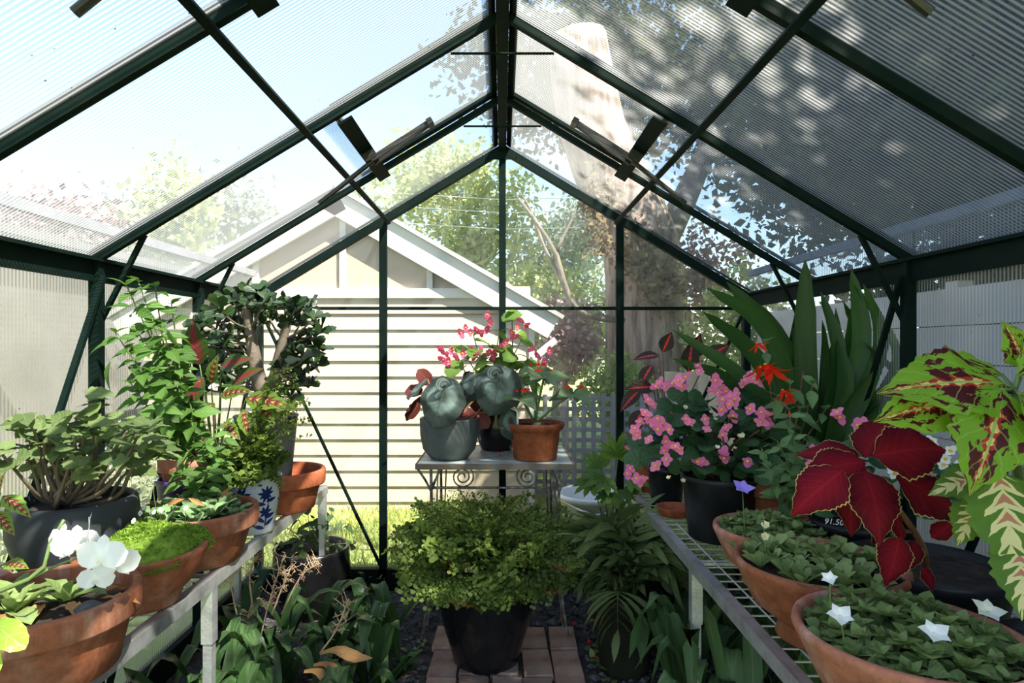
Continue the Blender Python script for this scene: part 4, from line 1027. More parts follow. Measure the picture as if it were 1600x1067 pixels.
def maiden(nb, L, lw, droop, mats=('leaf_fern', 'stalk_dark'), seed=0, size=.02):
    """maidenhair frond: wiry stalk, alternate side branches, fan leaflets"""
    rnd = random.Random(seed); mb = MB()
    def rach(t): return Vector((0, math.sin(droop * t) / droop * L, math.cos(droop * t * .0) * 0 + L * (.62 * t - .55 * t * t * droop * .6)))
    pts = [rach(t / 8) for t in range(9)]
    mb.tube(pts, .0012, 3, .0006, mi=1, cap=False)
    def fan(p, d, nr, s):
        R = basis(d, nr); b = len(mb.v)
        for q in ((0, 0, 0), (-.48, .45, .03), (-.42, .85, 0), (0, 1.0, -.03), (.42, .85, 0), (.48, .45, .03)): mb.v.append(p + R @ (Vector(q) * s))
        rr = rnd.random()
        mb.face((b, b + 5, b + 4, b + 3, b + 2, b + 1), [(rr, .1), (rr, .2), (rr, .5), (rr, .9), (rr, .5), (rr, .2)], 0)
    for i in range(nb):
        t = .22 + .78 * i / nb; p = rach(t); d0 = (rach(min(t + .05, 1.0)) - rach(t - .02)).normalized()
        s = 1 if i % 2 else -1; bl = lw * (1 - .75 * (t - .22) / .78) * rnd.uniform(.8, 1.1)
        bd = (Vector((s, .55, 0)) + d0 * .3 + Vector((0, 0, rnd.uniform(-.1, .2)))).normalized()
        e = p + bd * bl + Vector((0, 0, -.25 * bl)); m1 = p.lerp(e, .5) + Vector((0, 0, .10 * bl))
        mb.tube([p, m1, e], .0007, 3, .0004, mi=1, cap=False)
        nl = max(2, int(bl / size * 1.25))
        for j in range(nl):
            f = (j + .6) / nl; q = p.lerp(m1, f * 2) if f < .5 else m1.lerp(e, f * 2 - 1)
            for ss in (-1, 1):
                dd = (bd * .5 + Vector((-bd.y, bd.x, 0)) * ss + Vector((0, 0, -.3 + rnd.uniform(-.6, .6)))).normalized()
                fan(q, dd, Vector((rnd.uniform(-1, 1), rnd.uniform(-1, 1), .7)), size * rnd.uniform(.75, 1.15))
    fan(rach(1.0), Vector((0, 1, -.3)), Vector((0, 0, 1)), size)
    return mb.mesh('frond', list(mats), False)
FROND = [maiden(13, 1.0, .42, 1.1 + .25 * k, seed=k, size=.052) for k in range(4)]
FROND_AIRY = [maiden(13, 1.0, .46, .8 + .2 * k, seed=40 + k, size=.036) for k in range(3)]
FROND_S = [maiden(9, 1.0, .42, 1.2 + .2 * k, seed=20 + k, size=.10) for k in range(3)]
FROND_DRY = [maiden(11, 1.0, .38, 1.6, ('leaf_fern_dry', 'stalk_dark'), 9, .085)]
def pinnate(nb, L, lw, droop, lwid, seed, mats=('leaf_birdsnest', 'stem_green')):
    rnd = random.Random(seed); mb = MB()
    def rach(t): return Vector((0, math.sin(droop * t) / droop * L, L * (.75 * t - .62 * t * t * droop * .7)))
    mb.tube([rach(t / 8) for t in range(9)], .004, 4, .0015, mi=1, cap=False)
    for i in range(nb):
        t = .15 + .85 * i / nb; p = rach(t); d0 = (rach(min(t + .05, 1.05)) - rach(t - .03)).normalized()
        for s in (-1, 1):
            bd = (Vector((s, 0, 0)) + d0 * .75 + Vector((0, 0, rnd.uniform(-.25, .05)))).normalized()
            leaf(mb, lw * (1 - .5 * abs(t - .45)) * rnd.uniform(.85, 1.1), lwid, 'lance', n=4, m=1, bend=rnd.uniform(.3, .9), fold=.3, origin=p, R=basis(bd, Vector((0, 0, 1))))
    leaf(mb, lw * .8, lwid, 'lance', n=4, m=1, bend=.5, fold=.3, origin=rach(1.0), R=basis((0, 1, -.4), (0, 0, 1)))
    return mb.mesh('frond', list(mats), True)
PINN = [pinnate(8, 1.0, .42, 1.2 + .3 * k, .075, k) for k in range(4)]
# ================================================================== plants on the left bench
def at(t, px, py, Y): return P(px, py, Y) - t.location
def onb(x, y): return (x, y, BZ + .003)
# orchid bowl
t = thing('orchid_pot', 'wide terracotta bowl with white orchid flowers at the left front edge', 'potted plant', onb(-.882, 1.17))
R, H = .172, .148
pot(t, rimmed(R, H, .135, .052, .014), 'terracotta_old', R - .02, H - .035)
ros = leaf_set('leaf', 'leaf_campanula', 3, W=.36, kind='strap', n=7, m=2, bend=.7, fold=.3, wave=.12)
for c in ((-.03, -.02), (.03, .03), (-.08, .03)):
    rosette(t, (c[0], c[1], H - .03), 8, ros, .105, .5)
for i in range(9):
    a = random.uniform(0, 6.28); put('dead_leaf', LV['dead'], t, (random.uniform(-.09, .1), random.uniform(-.1, .08), H - .02), (math.cos(a), math.sin(a), .15), (0, 0, 1), .09)
b0 = Vector((-.13, -.155, H + .005))
st = [b0, at(t, 45, 905, 1.06), at(t, 78, 850, 1.08), at(t, 100, 812, 1.09)]
tubeobj('flower_stem', st, .0042, 'stem_green', t, .003, 6, 10)
tubeobj('flower_stem', [at(t, 45, 905, 1.06), at(t, 85, 885, 1.08), at(t, 130, 868, 1.09)], .003, 'stem_green', t, .002, 6, 8)
def orchid(name):
    mb = MB()
    for a, L, W, k, b in ((PI / 2, .50, .62, 'round', .3), (PI / 2 + 2.35, .48, .55, 'ovate', .3), (PI / 2 - 2.35, .48, .55, 'ovate', .3), (.12, .60, 1.05, 'round', .2), (PI - .12, .60, 1.05, 'round', .2)):
        d = Vector((math.cos(a), math.sin(a), .12)); leaf(mb, L, L * W, k, n=6, m=2, bend=b, fold=.05, wave=.06, origin=Vector((0, 0, 0)), R=basis(d, (0, 0, 1)))
    leaf(mb, .26, .2, 'ovate', n=5, m=2, bend=-.9, fold=.6, mi=1, origin=Vector((0, -.02, .02)), R=basis((0, -1, .5), (0, .5, 1)))
    return mb.mesh(name, ['petal_white', 'petal_cream'], True)
orc = orchid('flower')
for px, py, Y, s, nv_ in ((98, 848, 1.07, .075, (-.35, -.8, .1)), (118, 850, 1.085, .075, (.75, -.55, .1)), (140, 828, 1.09, .07, (-.7, -.4, .55)), (160, 868, 1.07, .082, (.1, -1, .25)), (182, 880, 1.10, .075, (.7, -.7, -.1)), (150, 905, 1.12, .06, (.2, -.5, .9))):
    put('flower', orc, t, at(t, px, py, Y), (0, .15, 1), nv_, s * .88)
mk('pebble', MB().lathe([(0, 0), (.022, .004), (.026, .012), (.012, .022), (0, .024)], 12, (.11, -.02, H - .03)), 'gravel', t, True)
# moss bowl
t = thing('moss_pot', 'terracotta bowl heaped with bright green cushion moss', 'potted plant', onb(-.868, 1.485))
R, H = .142, .135
pot(t, [(.078, 0), (.082, .004), (.090, .03), (.118, .06), (.135, .10), (.142, H - .015), (.145, H - .006), (.143, H), (.132, H), (.128, H - .02), (.06, .03), (0, .03)], 'terracotta_old', .128, H - .02)
mo = []
for (cx, cy, rr, hh) in ((.03, -.03, .10, .085), (-.05, .05, .085, .07), (.06, .06, .07, .055)):
    mk('moss_cushion', MB().lathe([(rr, 0), (rr * .97, hh * .4), (rr * .75, hh * .75), (rr * .4, hh * .93), (0.001, hh * .98)], 24, (cx, cy, H - .025)), 'moss', t, True)
    for i in range(2600):
        a = random.uniform(0, 6.28); f = random.random() ** .5; e = math.acos(f * .999)
        mo.append((cx + rr * math.cos(a) * math.cos(e) * 1.0, cy + rr * math.sin(a) * math.cos(e), H - .025 + hh * math.sin(e)))
o = ob('moss_sprig', quads(np.array(mo), .021, 'moss_sprig', 'moss', up=.2, aspect=.32), t); o['kind'] = 'stuff'
for i in range(6):
    p = Vector((random.uniform(-.08, .06), random.uniform(-.03, .1), H + .07)); put_flower(t, 'whitebeg', p, .016); tubeobj('stem', [p - Vector((0, 0, .05)), p], .0008, 'stem_red', t, k=3)
# succulent bowl
t = thing('succulent_pot', 'wide terracotta pot of grey-green succulent rosettes beside the blue and white pot', 'potted plant', onb(-.892, 1.79))
R, H = .172, .150
pot(t, rimmed(R, H, .125, .055, .014), 'terracotta_old', R - .02, H - .022)
for i in range(15):
    a = i * 2.4; r = .135 * math.sqrt((i + .5) / 15)
    rosette(t, (r * math.cos(a), r * math.sin(a) * .95, H - .025), random.randint(8, 10), LV['succ'], random.uniform(.06, .085), .35)
for px, py in ((345, 778), (262, 790), (320, 790)):
    put('dead_leaf', LV['dead'], t, at(t, px, py, 1.72), (random.uniform(-1, 1), -.3, .6), (0, -1, .5), .05)
tubeobj('flower_stem', [(-.1, -.02, H - .02), (-.105, -.03, H + .05), (-.1, -.03, H + .085)], .0012, 'stem_green', t)
put_flower(t, 'whitebeg', (-.1, -.03, H + .088), .018)
# blue and white pot with maidenhair
t = thing('maidenhair_pot', 'white ceramic pot with blue flower painting, maidenhair fern spilling over', 'potted plant', onb(-.835, 2.07))
R, H, rbm = .088, .185, .064
pr = [(rbm * .95, 0), (rbm, .004), (rbm + .016, H * .6), (R - .002, H - .004), (R + .002, H), (R - .006, H), (rbm + .008, H * .5), (rbm - .008, .02), (0, .018)]
pot(t, pr, 'ceramic_white', R - .008, H - .02)
def pr_r(z): 
    for (r0, z0), (r1, z1) in zip(pr[1:4], pr[2:5]):
        if z0 <= z <= z1: return r0 + (r1 - r0) * (z - z0) / (z1 - z0)
    return R
def deco(a, z, ang, L, W):
    """painted petal lying on the pot's curved face"""
    mb = MB(); b = 0; ca, sa = math.cos(ang), math.sin(ang)
    for i in range(6):
        tt = i / 5; hw = prof('lance', tt) * W / 2
        for u in (-1, 0, 1):
            s_ = ca * tt * L - sa * u * hw; zz = z + sa * tt * L + ca * u * hw; zz = min(max(zz, .006), H - .008)
            r = pr_r(zz) + .0012; aa = a + s_ / r; mb.v.append(Vector((r * math.cos(aa), r * math.sin(aa), zz)))
    for i in range(5):
        for j in range(2): mb.face((i*3 + j, i*3 + j + 1, (i+1)*3 + j + 1, (i+1)*3 + j))
    return mb
for a0 in (-PI / 2 + .85, -PI / 2 - .1, -PI / 2 - 1.1, -PI / 2 + 2.0):
    for (z0, n_, L_) in ((.135, 9, .034), (.075, 7, .028)):
        for k in range(n_):
            mk('painted_petal', deco(a0 + random.uniform(-.04, .04), z0, k * 2 * PI / n_ + .2, L_ * random.uniform(.7, 1.1), .011), 'blue_glaze', t)
    mk('painted_stem', deco(a0, .02, PI / 2 - .1, .11, .006), 'blue_glaze', t)
    for k, (z0, an) in enumerate(((.03, .5), (.04, 2.5), (.055, .3), (.02, 2.8), (.1, 2.9), (.11, .2))):
        mk('painted_leaf', deco(a0, z0, an, .042, .014), 'blue_glaze', t)
for i in range(46):
    a = random.uniform(PI * .55, PI * 1.85); el = random.uniform(-.25, .75)
    if True: 
        put('frond', FROND_S, t, (.02 * math.cos(a), .02 * math.sin(a), H - .01), (math.cos(a), math.sin(a), el), (rv(.6) + Vector((0, -.3, 1))), random.uniform(.13, .23))
for px, py in ((470, 660), (505, 690), (490, 640), (340, 700), (330, 740), (360, 720), (400, 690), (420, 690), (385, 740), (350, 680), (445, 740)):
    e = at(t, px, py, 2.0); d = e - Vector((0, 0, H)); put('frond', FROND_AIRY if px > 440 else FROND_S, t, (0, 0, H), (d.x, d.y, d.z + .1), (0, 0, 1), d.length * 1.25)
# jade tree in a dark pot, standing in a terracotta pot
tp = thing('terracotta_pot', 'bright terracotta pot holding the dark jade tree pot at the bench end', 'pot', onb(-.842, 2.36))
R, H = .158, .150
mk('pot', MB().lathe(rimmed(R, H, .118, .058, .014), 44), 'terracotta_new', tp, True)
t = thing('jade_tree', 'jade tree with forked brown trunk in a dark grey pot', 'potted plant', (-.905, 2.36, BZ + .025))
H = .335
pot(t, [(.08, 0), (.083, .005), (.115, H - .01), (.120, H - .004), (.117, H), (.106, H), (.1, H - .03), (.07, .03), (0, .03)], 'charcoal_pot', .1, H - .03)
Yj = 2.36
def jp(px, py, dy=0): return at(t, px, py, Yj + dy)
base = jp(415, 655)
fork = jp(413, 617)
L1 = [fork, jp(402, 585), jp(396, 550), jp(390, 515), jp(385, 480)]
R1 = [fork, jp(430, 590), jp(436, 560), jp(443, 530), jp(448, 500)]
mk('trunk', MB().tube(smooth_pts([base, jp(414, 635), fork], 6), .052, 10, .042), 'jade_bark', t, True)
mk('trunk', MB().tube(smooth_pts(L1, 12), .033, 9, .016), 'jade_bark', t, True)
mk('trunk', MB().tube(smooth_pts(R1, 12), .030, 9, .014), 'jade_bark', t, True)
c1 = smooth_pts(L1, 12); c2 = smooth_pts(R1, 12)
cl_ = [(315,505),(310,530),(330,495),(345,485),(328,540),(345,520),(352,555),(370,530),(365,500),(380,515),(362,470),(378,458),(398,455),(412,470),(395,485),(418,490),(405,505),(340,570),(362,580),(385,565),(372,600),(350,600),(335,590),(300,520),(375,480),(430,478),(345,540),(318,560),
       (445,475),(462,480),(478,482),(455,505),(470,505),(488,500),(500,515),(485,530),(495,545),(468,535),(478,560),(470,580),(458,600),(440,575),(450,545),(478,600),(490,570),(455,620),(462,560),(325,610)]
nleaf = 0; jx = MB()
for i, (px, py) in enumerate(cl_):
    dy = random.uniform(-.10, .10); e = jp(px, py, dy)
    c = c1 if px < 415 else c2
    k = min(range(len(c)), key=lambda q: (c[q] - (e - Vector((0, 0, .06)))).length); k = max(1, k - 1)
    tubeobj('branch', [c[k], c[k].lerp(e, .55) + Vector((0, 0, -.012)), e], .0055, 'jade_bark', t, .003)
    for q in range(6):
        a = q * PI / 2 + (PI / 4 if q > 3 else 0) + i; el = .15 if q < 4 else .9
        d = Vector((math.cos(a) * math.cos(el), math.sin(a) * math.cos(el), math.sin(el))) + rv(.25)
        nr = Vector((0, -.8, .5)) + rv(.6)
        if nleaf < 300: put('leaf', LV['jade'], t, e + rv(.012), d, nr, random.uniform(.05, .066)); nleaf += 1
    for q in range(3):
        leaf(jx, .052, .034, 'spoon', n=4, m=1, bend=.15, fold=.1, thick=.006, origin=e + rv(.018), R=basis(rv(1) + Vector((0, 0, .4)), Vector((0, -.7, .5)) + rv(.6)))
o = mk('foliage', jx, 'leaf_jade', t, True); o['kind'] = 'stuff'
# basil in a pot standing in a purple pot
tp = thing('purple_pot', 'purple plastic pot holding the tall basil pot', 'pot', onb(-1.02, 1.99))
mk('pot', MB().lathe(nursery(.092, .20, .066), 40), 'purple_plastic', tp, True)
t = thing('basil_plant', 'tall flowering basil in a clay pot set inside the purple pot', 'potted plant', (-1.02, 1.99, BZ + .03))
H = .24
pot(t, rimmed(.084, H, .055, .05, .01), 'terracotta_pale', .07, H - .02)
def bp(px, py, Y=1.96): return at(t, px, py, Y)
tips = [bp(158, 445, 1.8), bp(203, 440, 1.86), bp(236, 448, 1.95), bp(268, 475, 2.0), bp(148, 520, 1.75), bp(215, 520, 1.85), bp(195, 480, 1.9), bp(255, 520, 1.85), bp(175, 545, 1.8), bp(235, 580, 1.8), bp(275, 545, 2.0), bp(290, 610, 1.9), bp(205, 600, 1.78), bp(250, 630, 1.75)]
for q in tips: q.x = max(q.x, -1.10 - t.location.x)
cs = stems(t, (0, 0, H), tips, LV['basil'], 9, .098, .0035, 'stem_green', .12, .35, .04, .35)
for px, py, d, L in ((150, 535, (-.7, -.3, -.3), .065), (160, 565, (-.1, -.2, -1), .085), (262, 515, (.3, .2, -.9), .07), (205, 480, (-.6, -.3, .1), .06)):
    p = bp(px, py, 1.76); p.x = max(p.x, -1.12 - t.location.x); put('leaf', LV['basil'], t, p, d, (-.5, -.5, .6), L)
for c in cs[:4]:          # flower spikes
    d = (c[-1] - c[-2]).normalized()
    for k in range(7):
        p = c[-1] - d * (.012 * k); 
        for q in range(3):
            a = q * 2.1 + k; put('flower', LV['mint'], t, p, (math.cos(a), math.sin(a), .3), (0, 0, 1), .016)
# leafy lance plant behind the succulents
t = thing('lance_leaf_plant', 'dark leafy plant with long narrow leaves in front of the purple pot', 'potted plant', onb(-.985, 1.99 - .19))
t.location = (-1.075, 1.83, BZ + .003)
t.location = (-.93, 1.985, BZ + .003); H = .11
pot(t, nursery(.05, H, .04), 'plastic_black', .042, H - .015)
tips = [at(t, px, py, Y) for px, py, Y in ((300, 660, 1.88), (318, 690, 1.85), (290, 700, 1.88), (335, 680, 1.9), (270, 665, 1.92), (345, 720, 1.88), (282, 740, 1.86), (325, 735, 1.84), (305, 765, 1.86), (355, 660, 1.95))]
stems(t, (0, 0, H), tips, LV['lance'], 5, .085, .003, 'stem_green', .3, .3, .03)
# painted coleus behind
t = thing('painted_coleus', 'coleus with red, yellow and green leaves below the jade tree', 'potted plant', onb(-1.05, 2.24))
H = .17
pot(t, nursery(.085, H, .065), 'plastic_black', .075, H - .02)
for px, py, Y, L, dx, dz, kd in ((335, 630, 2.02, .10, -.6, -.5, 'painted'), (330, 600, 2.05, .08, .2, 1, 'painted'), (345, 618, 2.03, .09, .9, .3, 'painted'), (385, 622, 2.05, .13, 1, -.05, 'painted'), (380, 640, 2.03, .08, .3, -.8, 'painted'), (350, 660, 2.0, .07, .5, -.3, 'painted'), (300, 600, 2.08, .11, -.6, .5, 'dark'), (312, 570, 2.08, .12, -.1, 1, 'dark'), (295, 560, 2.1, .09, -.8, .6, 'dark'), (345, 575, 2.1, .10, .8, .4, 'dark'), (318, 590, 2.06, .10, -.3, -.6, 'dark'), (310, 640, 2.04, .10, -.9, -.2, 'dark'), (365, 600, 2.1, .10, .7, .5, 'dark'), (400, 635, 2.05, .08, .8, -.4, 'painted'), (325, 670, 2.0, .09, -.4, -.7, 'dark')):
    p = at(t, px, py, Y); put('leaf', LV[kd], t, p, (dx, -.35, dz), (-.1 * dx, -.75, .65), L * 1.3)
    tubeobj('stem', [(0, 0, H - .01), Vector((0, 0, H)).lerp(p, .55) + Vector((0, .01, -.01)), p], .0035, 'stem_green', t)
# plectranthus in dark bowl
t = thing('plectranthus_bowl', 'gnarled bushy plant with soft toothed leaves in a round dark bowl', 'potted plant', onb(-1.055, 1.52))
H = .245; R = .136
pot(t, [(.07, 0), (.075, .005), (.085, .04), (.118, .10), (.138, .165), (R + .004, .205), (R, H - .008), (R - .006, H), (R - .014, H), (R - .018, H - .02), (.12, .12), (0, .1)], 'charcoal_pot', R - .018, H - .025)
b = Vector((-.02, 0, H - .02))
pts = [(20, 680), (45, 665), (70, 690), (100, 660), (130, 655), (155, 660), (185, 668), (215, 660), (232, 640), (60, 720), (30, 710), (110, 700), (145, 690), (190, 690), (210, 680), (15, 650), (85, 640), (120, 640), (150, 612), (240, 675), (95, 675), (170, 650), (5, 690), (50, 640), (225, 700), (-20, 670), (-15, 700), (35, 690), (75, 665), (200, 650)]
for i, (px, py) in enumerate(pts):
    Y = 1.50 + random.uniform(-.13, .16); e = at(t, px, py + 22, Y)
    if (t.location + e).x < -1.14: e.x = -1.14 - t.location.x
    m1 = b.lerp(e, .45) + Vector((random.uniform(-.03, .03), random.uniform(-.03, .03), -.045)); m2 = b.lerp(e, .75) + rv(.02) + Vector((0, 0, -.03))
    tubeobj('branch', [b + rv(.012), m1, m2, e], .0065, 'stem_brown', t, .003, 6, 9)
    if i == 18:
        tubeobj('stem', [e - Vector((0, 0, .09)), e], .003, 'stem_green', t)
    for k in range(8):
        a = random.uniform(0, 6.28); el = random.uniform(-.35, .35)
        put('leaf', LV['plect'], t, e + rv(.03), (math.cos(a), math.sin(a), el), (rv(.5) + Vector((0, -.4, .9))), random.uniform(.04, .066))
# small pot with coleus at the frame edge
t = thing('small_coleus_pot', 'little terracotta pot with red and green coleus at the left frame edge', 'potted plant', onb(-1.085, 1.20))
t.location = (-1.09, 1.255, BZ + .003); H = .145
pot(t, rimmed(.072, H, .055, .03, .009), 'terracotta_pale', .06, H - .02)
for px, py, L, dx, dz in ((5, 775, .075, 1, -.4), (-8, 800, .07, .6, -.3), (0, 770, .05, .2, .9), (-15, 780, .07, -.6, .2), (8, 880, .06, .8, .1), (-5, 870, .06, -.2, .2)):
    p = at(t, px, py, 1.2); put('leaf', LV['painted'], t, p, (dx, -.3, dz), (0, -.5, .8), L)
    tubeobj('stem', [(0, 0, H - .02), p], .003, 'stem_green', t, k=3)
# white pot close to the camera
t = thing('white_vase', 'smooth white pot with one glossy lime leaf in the lower left corner', 'potted plant', (-.555, .70, BZ + .003))
t.location = (-.83, .79, BZ + .003)
H = .20
pot(t, [(.07, 0), (.075, .005), (.085, H * .5), (.092, H - .006), (.094, H), (.086, H), (.075, H * .4), (0, .02)], 'plastic_white', .08, H - .02)
lime = leaf(MB(), 1, .62, 'round', n=18, m=5, bend=.5, fold=.15, wave=.1).mesh('leaf', 'leaf_lime_near', True)
for px, py, dx, dz, L in ((-12, 975, 1, -.3, .052), (-45, 965, -.2, .8, .08), (-60, 990, -1, .2, .10), (-30, 1000, .3, -.4, .06)):
    p = at(t, px, py, .70); put('leaf', lime, t, p, (dx, -.35, dz), (0.1, -.55, .8), L)
    tubeobj('stem', [(0, 0, H - .02), p], .004, 'stem_green', t, k=3)
# ================================================================== under the left bench
t = thing('clivia_clump', 'clump of broad dark strap leaves with dry flower stalks under the left bench', 'plant', (-.60, 2.02, 0))
nl = 0
for i in range(110):
    bx, by = random.uniform(-.38, .22), random.uniform(-.35, .40)
    b = Vector((bx, by, .0)); a = random.uniform(0, 6.28); Lh = random.uniform(.16, .30); out = random.uniform(.12, .26)
    d = Vector((math.cos(a), math.sin(a), 0)); 
    e = b + d * out + Vector((0, 0, Lh * random.uniform(.35, 1.0)))
    wx = t.location.x + e.x
    if wx > -.28 or wx < -1.15: e.x -= d.x * out * .8
    e.z = min(e.z, .5)
    pts_ = [b, b + d * out * .22 + Vector((0, 0, Lh * .55)), b + d * out * .6 + Vector((0, 0, Lh * .95)), e]
    mk('leaf', ribbon(pts_, random.uniform(.05, .075), 'clivia', .3, Vector((0, 0, 1)) - d * .3, 8), 'leaf_clivia', t, True)
for i, (px, py, px2, py2, Y) in enumerate(((530, 1022, 578, 1028, 2.0), (520, 1040, 545, 1062, 1.96), (505, 1050, 540, 1075, 1.95))):
    a = at(t, px - 30, py, Y); bb = at(t, px2 + 5, py2, Y); mk('dry_leaf', ribbon([a, a.lerp(bb, .3) + Vector((0, 0, .015)), a.lerp(bb, .7) + Vector((0, -.01, .002)), bb], .038, 'clivia', .6, (random.uniform(-.3, .3), -.5, .8), 10, twist=random.uniform(-.8, .8)), 'leaf_dead', t, True)
for stx in (((385, 1055), (382, 1010), (388, 960)), ((400, 1030), (418, 950), (440, 880)), ((500, 1020), (525, 985), (545, 935)), ((425, 960), (440, 920), (455, 885)), ((440, 960), (470, 900), (500, 880)), ((395, 950), (390, 900), (400, 870)), ((370, 960), (360, 910), (355, 880))):
    Y = random.uniform(1.92, 2.12); c = [at(t, a, b_, Y) for a, b_ in stx]
    tubeobj('flower_stalk', c, .0032, 'stalk_dry', t, .0016, 5, 6)
    cc = smooth_pts(c, 10); mb = MB()
    for k in range(26):
        p, d = along(cc, random.uniform(.45, 1)); e = p + (rv(1).normalized() + Vector((0, 0, .4))) * random.uniform(.015, .045); mb.tube([p, p.lerp(e, .6) + rv(.003), e], .0011, 3, .0007, cap=False)
        for q in range(3): mb.tube([p.lerp(e, .6 + .2 * q), p.lerp(e, .6 + .2 * q) + rv(.012)], .0011, 3, .0004, cap=False)
    o = mk('dry_sprays', mb, 'stalk_dry', t); o['kind'] = 'stuff'
t = thing('camellia_pot', 'glossy shrub in a big rounded black pot below the end of the left bench', 'potted plant', (-.86, 2.78, 0))
H = .30
pot(t, [(.11, 0), (.115, .005), (.15, .08), (.172, .18), (.165, H - .02), (.168, H), (.152, H), (.15, H - .03), (.1, .05), (0, .04)], 'glazed_black', .148, H - .03)
tips = [at(t, px, py, 2.76 + random.uniform(-.1, .1)) for px, py in ((460, 800), (480, 790), (500, 780), (520, 800), (545, 820), (555, 850), (440, 820), (465, 840), (500, 840), (530, 850), (430, 850), (450, 870), (490, 810), (540, 870), (510, 815))]
stems(t, (0, 0, H - .02), tips, LV['shrub'], 4, .075, .003, 'stem_brown', .35, .15, .02, .2, False)
# ================================================================== centre: table pots and the fern urn
TT = TZ + .002
t = thing('rex_begonia', 'rex begonia with silver-ringed spiral leaves in a slate grey bowl', 'potted plant', (0, 0, 0))
t.location = ((702 - VX) * 2.64 / F, 2.64, TT); H = .172
pot(t, [(.075, 0), (.083, .004), (.112, .04), (.124, .10), (.126, H - .006), (.124, H), (.116, H), (.113, H - .02), (.09, .03), (0, .03)], 'slate_pot', .112, H - .03)
for px, py, Y, L, d, nv_ in ((702, 590, 2.50, .215, (-.34, -.2, -.85), (-.30, -.9, .25)), (790, 572, 2.52, .215, (-.28, -.25, -.85), (.10, -.95, .30)), (742, 582, 2.58, .13, (-.25, -.2, -.7), (-.35, -.8, .4)), (668, 592, 2.62, .14, (-.75, .3, -.4), (-.8, -.1, .5)), (655, 620, 2.66, .13, (-.6, .3, -.6), (-.9, .3, .3)), (795, 640, 2.58, .13, (.25, -.2, -.9), (.5, -.6, .5)), (715, 610, 2.72, .12, (.2, .5, .5), (.1, .6, .6)), (700, 630, 2.74, .12, (.4, .4, -.5), (.5, .7, .3)), (745, 620, 2.7, .11, (.3, .4, -.5), (.3, .6, .5))):
    e = at(t, px, py, Y); put('leaf', LV['rex'], t, e, d, nv_, L)
    tubeobj('stem', [Vector((random.uniform(-.04, .04), random.uniform(-.04, .04), H - .03)), Vector((e.x * .5, e.y * .5, H + .02)), e], .005, 'stem_red', t, .004)
for px, py, d in ((655, 630, (-.5, -.2, -.6)), (660, 612, (-.6, 0, .1)), (730, 640, (.2, -.3, -.6)), (720, 610, (.3, -.2, .2)), (672, 600, (-.3, -.2, .4)), (745, 645, (.4, -.2, -.5)), (715, 650, (-.2, -.3, -.3))):
    e = at(t, px, py, 2.66); put('red_leaf', leaf_set('leaf', 'rex_back', 1, W=.8, kind='round', n=6, m=2, bend=.5, fold=.1, wave=.1), t, e, d, (-.3, -.7, .5), .085); tubeobj('stem', [(0, 0, H - .03), e], .0035, 'stem_red', t, k=3)
# curled hearts of the spiral leaves
for px, py in ((692, 602), (772, 584)):
    e = at(t, px, py, 2.485); pts_ = [e + Vector((math.cos(a) * (.030 - .0035 * a), -.003 * a, math.sin(a) * (.030 - .0035 * a))) for a in [k * .5 for k in range(15)]]
    mk('spiral_fold', ribbon(pts_, .022, 'strap', .1, (0, -1, 0), 14), 'rex_top', t, True)
t = thing('pink_begonia', 'cane begonia with hanging pink flowers in a glossy black pot on the table', 'potted plant', ((776 - VX) * 2.86 / F, 2.865, TT)); H = .175
pot(t, [(.07, 0), (.075, .005), (.098, .07), (.104, .13), (.098, H - .01), (.1, H), (.09, H), (.088, H - .02), (.06, .03), (0, .03)], 'glazed_black', .086, H - .025)
tips = [at(t, px, py, 2.82) for px, py in ((800, 490), (740, 525), (710, 545), (770, 545), (790, 560), (825, 560), (755, 570), (780, 520), (730, 560), (845, 585), (815, 530))]
stems(t, (0, 0, H - .02), tips, LV['begonia_light'], 5, .125, .0045, 'stem_green', .35, .3, .03, .2, False, .3, 1)
put('leaf', LV['begonia_light'], t, at(t, 784, 500, 2.8), (.8, -.2, .4), (-.2, -.8, .6), .10)
for px, py in ((728, 512), (735, 520), (745, 515), (752, 520), (760, 514), (765, 502), (762, 492), (690, 545), (698, 552), (705, 548), (693, 562), (712, 555), (722, 552), (735, 548), (742, 555), (750, 548), (783, 540), (775, 545), (790, 535), (800, 520), (808, 510), (815, 500), (822, 507), (805, 525), (830, 545), (840, 555), (848, 570), (858, 548), (838, 575), (852, 565), (800, 590), (720, 520), (765, 550), (770, 555), (700, 565), (812, 590)):
    p = at(t, px, py, 2.76 + random.uniform(-.03, .05)); put_flower(t, 'rose', p, random.uniform(.040, .055), facing(t, p, .8, -.3))
t = thing('scarlet_gesneriad', 'plant with soft green leaves and small scarlet tube flowers in a flared clay pot', 'potted plant', ((836 - VX) * 2.62 / F, 2.625, TT)); H = .155
pot(t, [(.088, 0), (.092, .004), (.106, H - .04), (.109, H - .034), (.119, H - .028), (.126, H - .012), (.125, H - .002), (.118, H), (.112, H - .004), (.1, H - .04), (.07, .02), (0, .02)], 'terracotta_glazed', .108, H - .02)
mk('tuber', MB().lathe([(.001, 0), (.03, .002), (.034, .012), (.02, .024), (.001, .027)], 14, (.015, -.02, H - .025)), 'jade_bark', t, True)
mk('plant_tag', MB().box((-.075, -.03, H + .01), (.004, .001, .035)), 'plastic_white', t)
